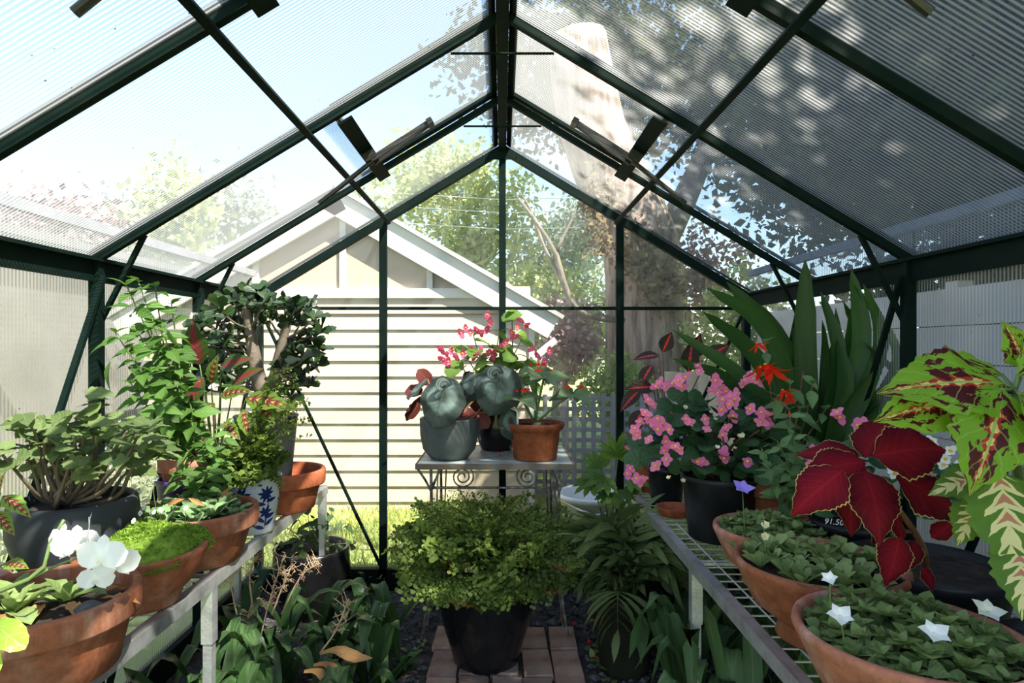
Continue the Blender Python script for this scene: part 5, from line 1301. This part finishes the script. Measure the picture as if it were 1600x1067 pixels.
for e_, lv in ((at(t, 895, 615, 2.58), 4), (at(t, 850, 590, 2.6), 4), (at(t, 812, 620, 2.55), 4), (at(t, 838, 580, 2.66), 4), (at(t, 800, 600, 2.62), 3)):
    b = Vector((.0, 0, H - .01)); tubeobj('stem', [b, b.lerp(e_, .5) + Vector((0, 0, .008)), e_], .006, 'stem_green', t, .005)
    for k in range(6):
        a = k * PI / 3 + random.uniform(-.2, .2); el = .05 if k % 2 else .35
        put('leaf', LV['redflower'], t, e_, (math.cos(a), math.sin(a), el - .15), (rv(.25) + Vector((0, -.6, .9))), random.uniform(.095, .13))
    for k in range(6):
        a = random.uniform(0, 6.28); d = Vector((math.cos(a) * .6, math.sin(a) * .6 - .35, .6)); p2 = e_ + d * .05
        tubeobj('flower_stalk', [e_, p2], .0018, 'stem_green', t, k=3); put('flower', FL['redtube'], t, p2, (0, 0, 1), d + Vector((0, 0, -.8)) if k % 2 else d, .032)
for px, py in ((768, 703), (778, 700), (784, 706), (755, 700), (790, 701), (780, 709)):
    p = P(px, py, 2.78); tag(put('fallen_petal', FL['rose'], None, (p.x, 2.74 + random.uniform(-.05, .05), TZ + .006), (1, .3, 0), (0, 0, 1), .03), 'pink begonia flower fallen on the iron table top', 'petal', 'fallen petals on the table')
# fern urn
t = thing('fern_urn', 'big maidenhair fern overflowing a tall black glazed urn on the brick path', 'potted plant', (-.062, 2.345, .012)); H = .385
pot(t, [(.118, 0), (.124, .006), (.135, .05), (.165, .15), (.19, .26), (.198, .33), (.195, H - .03), (.205, H - .01), (.2, H), (.182, H), (.176, H - .03), (.15, .1), (0, .05)], 'glazed_black', .178, H - .03)
for i in range(108):
    a = random.uniform(0, 6.28); el = random.uniform(-.15, 1.3); r0 = random.uniform(.0, .13)
    L = random.uniform(.24, .40) * (1.0 if el < .7 else .85)
    dry = (math.cos(a) < -.3 and el < .3 and random.random() < .18)
    put('frond', FROND_DRY if dry else (FROND_AIRY if el > .75 else FROND), t, (r0 * math.cos(a), r0 * math.sin(a), H - .02), (math.cos(a), math.sin(a), el), (rv(.6) + Vector((0, -.2, 1))), L * (.92 if el > .75 else 1))
for i in range(42):       # the hanging skirt over the rim towards the aisle
    a = random.uniform(-PI * .98, -.02); r0 = .15
    put('frond', FROND_DRY if random.random() < .08 else FROND, t, (r0 * math.cos(a), r0 * math.sin(a), H - .01), (math.cos(a), math.sin(a), random.uniform(-.55, -.05)), (0, 0, 1), random.uniform(.17, .28))
# ================================================================== right of the path
t = thing('fern_pot', 'strappy-leaved fern in a tall plain dark olive pot beside the path', 'potted plant', (.455, 2.30, .0)); H = .29
pot(t, [(.088, 0), (.092, .004), (.112, H - .01), (.114, H), (.104, H), (.102, H - .03), (.08, .03), (0, .03)], 'olive_pot', .1, H - .025)
for i in range(34):
    a = random.uniform(0, 6.28); el = random.uniform(.1, 2.2); put('frond', PINN, t, (.04 * math.cos(a), .04 * math.sin(a), H - .02), (math.cos(a), math.sin(a), el), (0, 0, 1), random.uniform(.24, .40))
for px, py in ((900, 780), (870, 790), (850, 830), (880, 850), (930, 800), (960, 830), (920, 870), (1000, 860), (1040, 880), (1030, 830), (960, 900), (1000, 780)):
    e = at(t, px, py, 2.3); d = e - Vector((0, 0, H)); put('frond', PINN, t, (0, 0, H - .02), (d.x, d.y + random.uniform(-.1, .05), d.z + .12), (0, 0, 1), d.length * 1.1)
t = thing('fatsia_plant', 'young fatsia with pale green hand-shaped leaves behind the olive pot', 'potted plant', (.475, 2.72, 0)); H = .2
pot(t, nursery(.085, H, .07), 'plastic_black', .075, H - .02)
def palm(name, n_=7):
    mb = MB()
    for k in range(n_):
        a = (k - (n_ - 1) / 2) * .5; L = 1.0 - .28 * abs(a) / 1.6
        leaf(mb, L, .34, 'lance', n=6, m=2, bend=.4, fold=.2, serr=4, sd=.08, origin=Vector((0, 0, 0)), R=basis((math.sin(a), math.cos(a), 0), (0, 0, 1)))
    return mb.mesh(name, 'leaf_fatsia', True)
pm_ = palm('leaf')
for px, py, Y, d, nv_, L in ((945, 745, 2.6, (-.7, -.5, -.1), (0, -.5, .8), .125), (965, 715, 2.65, (.1, -.4, .8), (0, -.85, .5), .125), (925, 752, 2.6, (-.8, -.4, -.3), (-.2, -.5, .8), .10), (985, 745, 2.62, (.8, -.3, .1), (.1, -.6, .7), .11), (955, 770, 2.58, (-.2, -.7, -.5), (0, -.6, .7), .10), (940, 730, 2.7, (-.5, .2, .5), (0, -.5, .7), .11), (975, 765, 2.6, (.5, -.6, -.3), (.1, -.5, .8), .10)):
    e = at(t, px, py, Y); put('leaf', pm_, t, e, d, nv_, L); tubeobj('stem', [(0, 0, H - .02), Vector((e.x * .3, e.y * .3, (H + e.z) / 2)), e], .004, 'stem_green', t)
t = thing('strap_clump', 'pale green broad-leaved clump under the right bench beside the leg', 'plant', (.74, 1.95, 0))
for i in range(60):
    b = Vector((random.uniform(-.22, .34), random.uniform(-.30, .40), 0)); a = random.uniform(0, 6.28); Lh = random.uniform(.20, .42); out = random.uniform(.12, .26); d = Vector((math.cos(a), math.sin(a), 0))
    e = b + d * out + Vector((0, 0, Lh * random.uniform(.3, .95))); e.z = min(e.z, .5)
    if t.location.x + e.x < .42: e.x = .42 - t.location.x
    mk('leaf', ribbon([b, b + d * out * .2 + Vector((0, 0, Lh * .55)), b + d * out * .6 + Vector((0, 0, Lh)), e], random.uniform(.045, .075), 'clivia', .3, Vector((0, 0, 1)) - d * .3, 8), 'leaf_under', t, True)
t = thing('dark_fern', 'dark shaggy fern in shade under the far end of the right bench', 'plant', (.74, 2.55, 0))
for i in range(30):
    a = random.uniform(0, 6.28); put('frond', PINN, t, (.05 * math.cos(a), .05 * math.sin(a), 0), (math.cos(a), math.sin(a), random.uniform(.8, 2.5)), (0, 0, 1), random.uniform(.32, .5))
# ================================================================== right bench
t = thing('begonia_pot', 'bushy begonia covered in pink flowers in a black nursery pot', 'potted plant', onb(.705, 2.0)); H = .205
pot(t, nursery(.122, H, .098), 'plastic_black', .11, H - .02)
fp = [(.17 * math.cos(k * 2.4) * random.random() ** .5, .14 * math.sin(k * 2.4) * random.random() ** .5, H + random.uniform(.0, .16)) for k in range(150)]
filler(t, fp, 'round', .85, .055, 'leaf_begonia', (0, -.8, .5))
for i in range(170):
    u_ = random.random(); a = random.uniform(0, 6.28); el = random.uniform(-.1, 1.45)
    r = .215 * random.uniform(.55, 1); p = Vector((r * math.cos(a) * math.cos(el) * 1.05 - .02, r * math.sin(a) * math.cos(el) * .85, H + .06 + r * math.sin(el) * .95))
    put('leaf', LV['begonia'], t, p, (math.cos(a), math.sin(a), random.uniform(-.3, .4)), rv(.45) + Vector((math.cos(a) * .3, -.8, .6)), random.uniform(.05, .078))
for i in range(16):
    a = i * 2.4; e = Vector((.17 * math.cos(a), .15 * math.sin(a), H + .08 + .14 * random.random())); tubeobj('stem', [(.02 * math.cos(a), .02 * math.sin(a), H - .02), e * .5 + Vector((0, 0, H * .5 + .02)), e], .004, 'stem_red', t)
fl = [(1025, 605), (1032, 598), (1040, 605), (1050, 600), (1060, 595), (1065, 605), (1072, 590), (1090, 572), (1093, 580), (1012, 625), (1020, 632), (1008, 645), (1000, 660), (992, 670), (995, 680), (1012, 655), (1020, 660), (1028, 655), (1035, 662), (1028, 672), (1014, 688), (1120, 600), (1128, 608), (1135, 612), (1122, 615), (1140, 620), (1148, 625), (1140, 632), (1130, 625), (1118, 595), (1150, 615), (1170, 590), (1178, 592), (1185, 598), (1165, 595), (1172, 640), (1190, 645), (1195, 655), (1188, 660), (1200, 662), (1200, 648), (1072, 655), (1078, 660), (1102, 655), (1105, 672), (1040, 690), (1048, 695), (1055, 698), (1062, 702), (1038, 705), (1042, 718), (1130, 708), (1132, 716), (1168, 722), (1098, 722), (1090, 722), (1025, 728), (1130, 680), (1135, 668), (980, 740), (985, 732), (1000, 752), (995, 748), (1005, 748), (1045, 672), (1160, 600), (1110, 610), (1128, 640), (1145, 650)]
for px, py in fl:
    Y = 1.80 + random.uniform(-.04, .05) + (.10 if py < 620 else 0); p = at(t, px, py, Y); put_flower(t, 'pink', p, random.uniform(.034, .046))
for px, py in ((1070, 637), (1155, 682), (1160, 680), (1045, 748), (1068, 752), (1120, 700)):
    put_flower(t, 'cream', at(t, px, py, 1.82), .02)
t = thing('fire_leaf_plant', 'dark bronze leaves with scarlet midribs in a small black pot', 'potted plant', onb(.655, 2.46)); H = .14
pot(t, nursery(.075, H, .06), 'plastic_black', .066, H - .02)
for px, py, Y, d, nv_, L in ((1020, 605, 2.35, (-.9, -.2, .05), (0, -.8, .6), .11), (1075, 580, 2.4, (.1, -.2, 1), (-.2, -.95, .2), .13), (1080, 560, 2.4, (.4, 0, .9), (0, -1, .1), .11), (1030, 555, 2.45, (-.8, -.1, .0), (-.1, -.5, .8), .11), (1035, 550, 2.45, (.4, .1, .8), (0, -.8, .5), .10), (1005, 640, 2.3, (-.5, -.2, -.8), (-.5, -.6, .4), .12), (1105, 560, 2.45, (.8, 0, .6), (-.3, -.8, .5), .12), (1020, 570, 2.4, (-.6, -.2, -.7), (-.6, -.5, .5), .12), (1000, 610, 2.4, (-.7, -.2, -.5), (-.4, -.6, .6), .12)):
    e = at(t, px, py, Y); put('leaf', LV['fire'], t, e, d, nv_, L); tubeobj('stem', [(0, 0, H - .02), Vector((e.x * .4, e.y * .4, (H + e.z) / 2)), e], .004, 'stem_red', t)
t = thing('small_clay_pot', 'small terracotta pot with trailing rose flowers at the far bench corner', 'potted plant', onb(.63, 2.64)); H = .145
pot(t, rimmed(.065, H, .045, .035, .008), 'terracotta_new', .054, H - .02)
tips = [at(t, px, py, 2.58) for px, py in ((985, 700), (1005, 690), (992, 665), (1015, 680), (975, 690))]
stems(t, (0, 0, H - .02), tips, LV['begonia_light'], 3, .06, .003, 'stem_green', .35, .2, .02, .2, False)
for px, py in ((988, 718), (998, 716), (1008, 702), (982, 700)): put_flower(t, 'rose', at(t, px, py, 2.55), .032)
s = thing('plant_saucer', 'shallow terracotta saucer on the mesh between the black pots', 'saucer', onb(.635, 2.26))
mk('dish', MB().lathe([(.052, 0), (.056, .003), (.068, .03), (.07, .032), (.064, .032), (.05, .008), (0, .007)], 36), 'terracotta_new', s, True)
# cymbidium
t = thing('cymbidium', 'tall orchid clump of upright strap leaves against the right wall', 'potted plant', onb(1.015, 2.12)); H = .20
pot(t, nursery(.135, H, .11), 'plastic_black', .12, H - .02)
straps = [((1262, 640), (1258, 540), (1258, 405), 2.06, .085), ((1318, 650), (1345, 540), (1348, 420), 2.05, .075), ((1290, 655), (1310, 560), (1282, 455), 2.0, .06), ((1330, 650), (1375, 540), (1428, 443), 2.0, .06), ((1340, 650), (1400, 560), (1450, 445), 2.04, .045), ((1350, 655), (1400, 600), (1458, 533), 2.0, .04),
 ((1245, 650), (1200, 520), (1105, 450), 2.02, .075), ((1240, 650), (1180, 560), (1098, 487), 2.0, .075), ((1235, 655), (1160, 590), (1050, 515), 1.98, .055), ((1255, 650), (1220, 540), (1135, 440), 2.1, .085), ((1250, 650), (1215, 560), (1160, 470), 2.12, .08), ((1300, 650), (1320, 560), (1340, 480), 2.12, .05), ((1285, 650), (1288, 560), (1285, 500), 2.1, .04), ((1295, 655), (1310, 600), (1336, 480), 2.16, .05), ((1275, 655), (1250, 590), (1238, 510), 2.14, .05), ((1230, 660), (1150, 600), (1050, 560), 2.06, .05), ((1310, 655), (1340, 620), (1380, 580), 1.98, .05), ((1240, 655), (1170, 620), (1090, 570), 2.1, .05), ((1325, 655), (1350, 560), (1400, 470), 2.14, .05), ((1300, 660), (1300, 600), (1320, 540), 2.18, .07), ((1270, 655), (1260, 600), (1200, 520), 2.18, .06), ((1310, 650), (1318, 600), (1310, 530), 1.98, .075), ((1330, 655), (1360, 610), (1390, 560), 2.16, .05), ((1345, 660), (1370, 635), (1410, 600), 2.02, .05)]
for (a, b, c, Y, W) in straps:
    p0 = at(t, *a, Y); p1 = at(t, *b, Y + random.uniform(-.02, .02)); p2 = at(t, *c, Y + random.uniform(-.06, .02))
    root = Vector((p0.x * .55, p0.y * .6, H - .03)); 
    if (t.location + p2).x > 1.17: p2.x = 1.17 - t.location.x
    mk('leaf', ribbon([root, p0.lerp(root, .3), p1, p2], W * .85, 'strap', .35, (-.1 + random.uniform(-.35, .35), -1, .25), 14), 'leaf_strap', t, True)
# red begonia and pale mint
t = thing('scarlet_begonia', 'drooping begonia with star-like scarlet flowers and pointed leaves', 'potted plant', onb(.86, 1.96)); H = .19
pot(t, rimmed(.085, H, .06, .045, .01), 'terracotta_old', .07, H - .02)
tips = [at(t, px, py, Y) for px, py, Y in ((1195, 535, 1.85), (1255, 580, 1.85), (1270, 600, 1.83), (1250, 640, 1.82), (1215, 620, 1.84), (1290, 640, 1.86), (1235, 600, 1.86), (1280, 690, 1.82), (1225, 690, 1.84))]
stems(t, (0, 0, H - .02), tips, LV['pointed'], 4, .085, .0035, 'stem_red', .4, .55, .03, .2, False)
for px, py, s_, k in ((1182, 535, .05, 'redstar'), (1195, 568, .085, 'redbell'), (1187, 572, .075, 'redstar'), (1205, 575, .08, 'redstar'), (1222, 608, .06, 'redstar'), (1228, 618, .06, 'redbell'), (1233, 645, .045, 'redtube'), (1300, 640, .05, 'redtube'), (1265, 735, .03, 'redtube')):
    p = at(t, px, py, 1.80); put('flower', FL[k], t, p, (1, .2, .1), (random.uniform(-.5, .3), -.6, -.75), s_)
t = thing('pale_mint', 'pale green mint-like plant in a brown pot beside the pink begonia', 'potted plant', onb(.80, 1.72)); H = .15
pot(t, rimmed(.075, H, .055, .04, .01), 'terracotta_old', .062, H - .02)
tips = [at(t, px, py, Y) for px, py, Y in ((1233, 640, 1.66), (1215, 690, 1.64), (1200, 730, 1.62), (1240, 680, 1.64), (1255, 720, 1.62), (1235, 740, 1.6), (1190, 700, 1.66), (1262, 690, 1.66))]
stems(t, (0, 0, H - .02), tips, LV['mint'], 5, .062, .0028, 'stem_green', .3, .15, .02, .25)
t = thing('pink_begonia', 'small begonia with a few pink flowers behind the crimson coleus', 'potted plant', onb(1.0, 1.74)); H = .17
pot(t, nursery(.08, H, .065), 'plastic_black', .07, H - .02)
for px, py in ((1270, 705), (1275, 712), (1268, 725), (1275, 735), (1282, 742), (1290, 735), (1308, 645), (1312, 652), (1350, 662), (1340, 665)):
    put_flower(t, 'pink', at(t, px, py, 1.56), .04)
for i in range(34):
    a = random.uniform(0, 6.28); r = random.uniform(.02, .13); put('leaf', LV['begonia'], t, (r * math.cos(a), r * math.sin(a), H + random.uniform(0, .14)), (math.cos(a), math.sin(a), .1), rv(.4) + Vector((0, -.3, 1)), random.uniform(.05, .08))
# three clay bowls along the aisle edge
def campanula(t, R, H, n_, fl_, kind):
    fp = []
    for i in range(620):
        a = random.uniform(0, 6.28); r = R * math.sqrt(random.random()); fp.append((r * math.cos(a), r * math.sin(a), H - .022 + .04 * (1 - (r / R) ** 2) * random.random() + random.uniform(0, .018)))
    filler(t, fp, 'heart', .85, .026, 'leaf_campanula')
    for i in range(n_):
        a = i * 2.4; r = R * .97 * math.sqrt((i + .5) / n_)
        rosette(t, (r * math.cos(a), r * math.sin(a), H - .025 + .03 * (1 - (r / R) ** 2) + random.uniform(0, .03)), 6, LV['camp'], random.uniform(.026, .040), .3)
    for px, py, Y, s_ in fl_:
        p = at(t, px, py, Y); put_flower(t, kind, p, s_, Vector((random.uniform(-.2, .2), -.45, .8))); tubeobj('stem', [Vector((p.x * .9, p.y + .01, H - .01)), p], .0016, 'stem_green', t, k=3)
RB, HB = .168, .165
t = thing('campanula_bowl', 'footed terracotta bowl with a single violet bellflower, farthest of the three bowls', 'potted plant', onb(.705, 1.60))
pot(t, bowl(.148, .15, .028, .075), 'terracotta_pale', .135, .13); campanula(t, .13, .145, 36, [(1160, 765, 1.52, .052)], 'violet')
t = thing('rosette_bowl', 'footed terracotta bowl packed with soft green rosettes, middle of the three bowls', 'potted plant', onb(.672, 1.31))
pot(t, bowl(RB, HB, .035, .082), 'terracotta_old', RB - .02, HB - .025)
for i in range(24):
    a = i * 2.4; r = .142 * math.sqrt((i + .5) / 24)
    if r * math.cos(a) > .06 and math.sin(a) < -.2 and r > .09: continue
    rosette(t, (r * math.cos(a), r * math.sin(a), HB - .02), random.randint(7, 9), LV['ros'], random.uniform(.05, .075), .5)
for px, py, Y in ((1197, 822, 1.25), (1194, 838, 1.24)): p = at(t, px, py, Y); put_flower(t, 'cream', p, .022); 
tubeobj('stem', [at(t, 1196, 862, 1.25), at(t, 1192, 800, 1.25)], .002, 'stem_green', t)
t = thing('campanula_bowl', 'broad terracotta bowl with open white bellflowers, nearest of the three bowls', 'potted plant', onb(.650, .985))
pot(t, bowl(RB, HB, .035, .085), 'terracotta_pale', RB - .02, HB - .022); campanula(t, RB - .022, HB - .002, 50, [(1313, 965, .93, .042), (1460, 992, .90, .045), (1543, 958, .95, .046)], 'cup')
p = at(t, 1297, 905, 1.0); put_flower(t, 'cup', p, .03); tubeobj('stem', [(p.x, p.y, HB - .02), p], .0018, 'stem_green', t)
for k in range(8): a = k * 2.4; put('leaf', LV['mint'], t, p + Vector((0, 0, -.012 - .005 * k)), (math.cos(a), math.sin(a), .3), (0, 0, 1), .018)
t = thing('clay_pot', 'thick-rimmed terracotta pot cut off by the lower right corner', 'pot', onb(.66, .73)); H = .155
pot(t, rimmed(.105, H, .08, .05, .014), 'terracotta_pale', .088, H - .02)
# crimson coleus
t = thing('crimson_coleus', 'crimson velvet coleus with yellow-edged leaves in a wide black pot', 'potted plant', onb(.895, 1.30)); H = .165
pot(t, nursery(.155, H, .12), 'plastic_black', .14, H - .02)
heart = at(t, 1355, 735, 1.12)
tubeobj('stem', [(0, 0, H - .02), at(t, 1440, 850, 1.2), at(t, 1400, 790, 1.14), heart], .007, 'stem_red', t, .005, 6, 10)
tubeobj('stem', [at(t, 1425, 830, 1.17), at(t, 1385, 830, 1.14), at(t, 1360, 815, 1.12)], .004, 'stem_red', t)
for px, py, Y, d, nv_, L in ((1365, 712, 1.10, (.90, -.25, .26), (-.10, -.86, .50), .150), (1400, 745, 1.09, (.88, -.25, -.34), (.15, -.80, .55), .150), (1350, 735, 1.08, (-.12, -.72, -.48), (-.05, -.48, .85), .135), (1352, 722, 1.10, (-.88, -.25, .02), (-.15, -.72, .66), .13), (1318, 735, 1.06, (-.86, -.30, -.40), (-.30, -.75, .58), .125), (1350, 715, 1.13, (.50, .15, .85), (-.75, -.60, .25), .13), (1345, 720, 1.14, (-.6, .3, .25), (-.2, -.5, .8), .12), (1405, 838, 1.10, (-.35, -.35, -.72), (-.1, -.80, .55), .095), (1335, 755, 1.12, (-.3, -.2, -.85), (-.7, -.55, .3), .10), (1395, 800, 1.12, (.4, -.3, -.8), (.4, -.6, .5), .08), (1455, 840, 1.12, (.5, -.2, .5), (-.2, -.8, .5), .055), (1440, 885, 1.12, (.3, -.3, -.5), (.2, -.8, .5), .05), (1430, 845, 1.12, (-.3, -.2, -.7), (-.3, -.8, .5), .06), (1370, 800, 1.13, (.1, -.2, -.9), (.4, -.7, .4), .07)):
    e = at(t, px, py, Y); put('leaf', LV['red'], t, e, d, nv_, L)
# lime coleus at the right edge
t = thing('lime_coleus', 'large lime green coleus splashed maroon and yellow at the right edge', 'potted plant', onb(1.03, 1.02)); H = .19
pot(t, nursery(.12, H, .1), 'plastic_black', .11, H - .02)
top = at(t, 1585, 610, .92)
tubeobj('stem', [(0, 0, H - .02), at(t, 1600, 760, .96), top], .007, 'stem_green', t, .005, 6, 8)
for px, py, Y, d, nv_, L in ((1570, 600, .90, (-.92, -.15, .12), (.15, -.72, .68), .185), (1565, 608, .88, (-.42, -.40, -.72), (-.15, -.88, .42), .165), (1500, 625, .93, (-.95, -.1, -.12), (.05, -.80, .60), .13), (1590, 585, .92, (.7, -.3, .4), (-.3, -.8, .5), .13), (1565, 585, .95, (-.8, .3, .2), (-.2, -.6, .8), .14), (1592, 615, .86, (.55, -.4, -.55), (.2, -.8, .5), .16), (1595, 640, .88, (.1, -.5, -.8), (.1, -.9, .3), .12), (1540, 610, .97, (-.8, .3, -.3), (0, -.6, .8), .13), (1600, 572, .95, (-.3, -.2, .6), (-.2, -.8, .5), .08)):
    e = at(t, px, py, Y); put('leaf', LV['lime'], t, e, d, nv_, L); tubeobj('stem', [top, e], .004, 'stem_green', t, k=3)
t = thing('cream_coleus', 'coleus with cream and green feathered leaves in a black pot at the right edge', 'potted plant', onb(.875, .985)); H = .15
pot(t, nursery(.078, H, .065), 'plastic_black', .068, H - .02)
for px, py, Y, d, nv_, L in ((1560, 735, .88, (-.05, -.35, -.9), (-.15, -.92, .35), .15), (1590, 840, .86, (-.2, -.4, -.8), (-.2, -.88, .4), .11), (1600, 730, .88, (.6, -.3, -.6), (.2, -.85, .45), .13), (1545, 740, .95, (-.8, .2, -.3), (-.3, -.6, .7), .09), (1580, 720, .92, (.1, .1, .8), (0, -.8, .5), .09), (1530, 780, .94, (-.4, -.1, -.7), (-.4, -.8, .3), .08), (1600, 900, .9, (.3, -.3, -.6), (0, -.9, .4), .08)):
    e = at(t, px, py, Y); put('leaf', LV['cream'], t, e, d, nv_, L); tubeobj('stem', [(0, 0, H - .02), Vector((e.x * .5, e.y * .5, (e.z + H) * .5)), e], .004, 'stem_green', t)
t = thing('white_begonia', 'white-flowered begonia in a black pot marked with a handwritten price', 'potted plant', onb(.905, 1.475 + .12)); H = .17
pot(t, nursery(.10, H, .085), 'plastic_black', .09, H - .02)
for i in range(60):
    a = random.uniform(0, 6.28); el = random.uniform(0, 1.4); r = .16
    p = Vector((r * math.cos(a) * math.cos(el) + .05, r * math.sin(a) * math.cos(el) - .05, H + .02 + r * math.sin(el) * 1.1)); put('leaf', LV['begonia'], t, p, (math.cos(a), math.sin(a), .1), rv(.4) + Vector((0, -.4, .8)), random.uniform(.045, .07))
for px, py in ((1478, 718), (1500, 732), (1475, 728), (1485, 705), (1455, 690), (1395, 735), (1398, 740), (1368, 812), (1495, 735), (1570, 860), (1565, 715)):
    put_flower(t, 'whitebeg', at(t, px, py, 1.30 if px < 1420 else 1.22), .03)
# handwritten price on the white begonia's pot
fc = bpy.data.curves.new('price_marking', 'FONT'); fc.body = '91.50'; fc.size = .019; fc.extrude = .0004; fc.shear = .25; fc.materials.append(m_('white_paint_mark'))
tmp = bpy.data.objects.new('tmp', fc); C.objects.link(tmp); bpy.context.view_layer.update()
me = bpy.data.meshes.new_from_object(tmp.evaluated_get(bpy.context.evaluated_depsgraph_get())); bpy.data.objects.remove(tmp)
fo = ob('price_marking', me, t)
p = P(1287, 818, 1.475); fo.location = p - t.location; fo.rotation_euler = (PI / 2, 0, -.35)
# fallen leaves on the floor
for i in range(14):
    x = random.choice((random.uniform(-.75, -.3), random.uniform(.3, .45), random.uniform(-.6, .5))); y = random.uniform(2.15, 2.98)
    if -.3 < x < .32 and y < 2.66: x -= .5
    o = put('fallen_leaf', LV['dead'], None, (x, y, .016), (random.uniform(-1, 1), random.uniform(-1, 1), 0), (rv(.3) + Vector((0, 0, 1))), random.uniform(.03, .06))
    tag(o, 'dry curled brown leaf lying on the dark soil floor', 'leaf', 'fallen leaves on the floor')
for x, y in ((.345, 2.46), (.352, 2.34), (.30, 2.62)):
    tag(put('fallen_flower', FL['redtube'], None, (x, y, .018), (1, .4, 0), (.3, -.3, 1), .03), 'small scarlet flower fallen on the soil beside the bricks', 'petal', 'fallen scarlet flowers')
t = thing('floor_weed', 'little trailing weed with round leaves between bricks and olive pot', 'plant', (.36, 2.35, .0))
for i in range(22):
    put('leaf', LV['camp'], t, (random.uniform(-.03, .04), random.uniform(-.2, .12), random.uniform(.01, .03)), (random.uniform(-1, 1), random.uniform(-1, 1), .2), (0, 0, 1), random.uniform(.02, .035))
t = thing('floor_weed', 'tiny seedling tuft on the soil by the left table leg', 'plant', (-.34, 2.42, .0))
for i in range(16):
    put('leaf', LV['camp'], t, (random.uniform(-.04, .04), random.uniform(-.06, .06), random.uniform(.01, .03)), (random.uniform(-1, 1), random.uniform(-1, 1), .3), (0, 0, 1), random.uniform(.014, .024))
t = thing('floor_weed', 'low green weeds along the base rail behind the left bench', 'plant', (-.58, 2.97, .0))
for i in range(36):
    x = random.uniform(-.2, .3); p = Vector((x, random.uniform(-.03, .03), random.uniform(.02, .11))); put('leaf', LV['mint'], t, p, (random.uniform(-1, 1), random.uniform(-1, .3), .3), (0, 0, 1), random.uniform(.02, .04))
    if i % 3 == 0: tubeobj('stem', [(x, 0, 0), p], .001, 'stem_green', t, k=3)
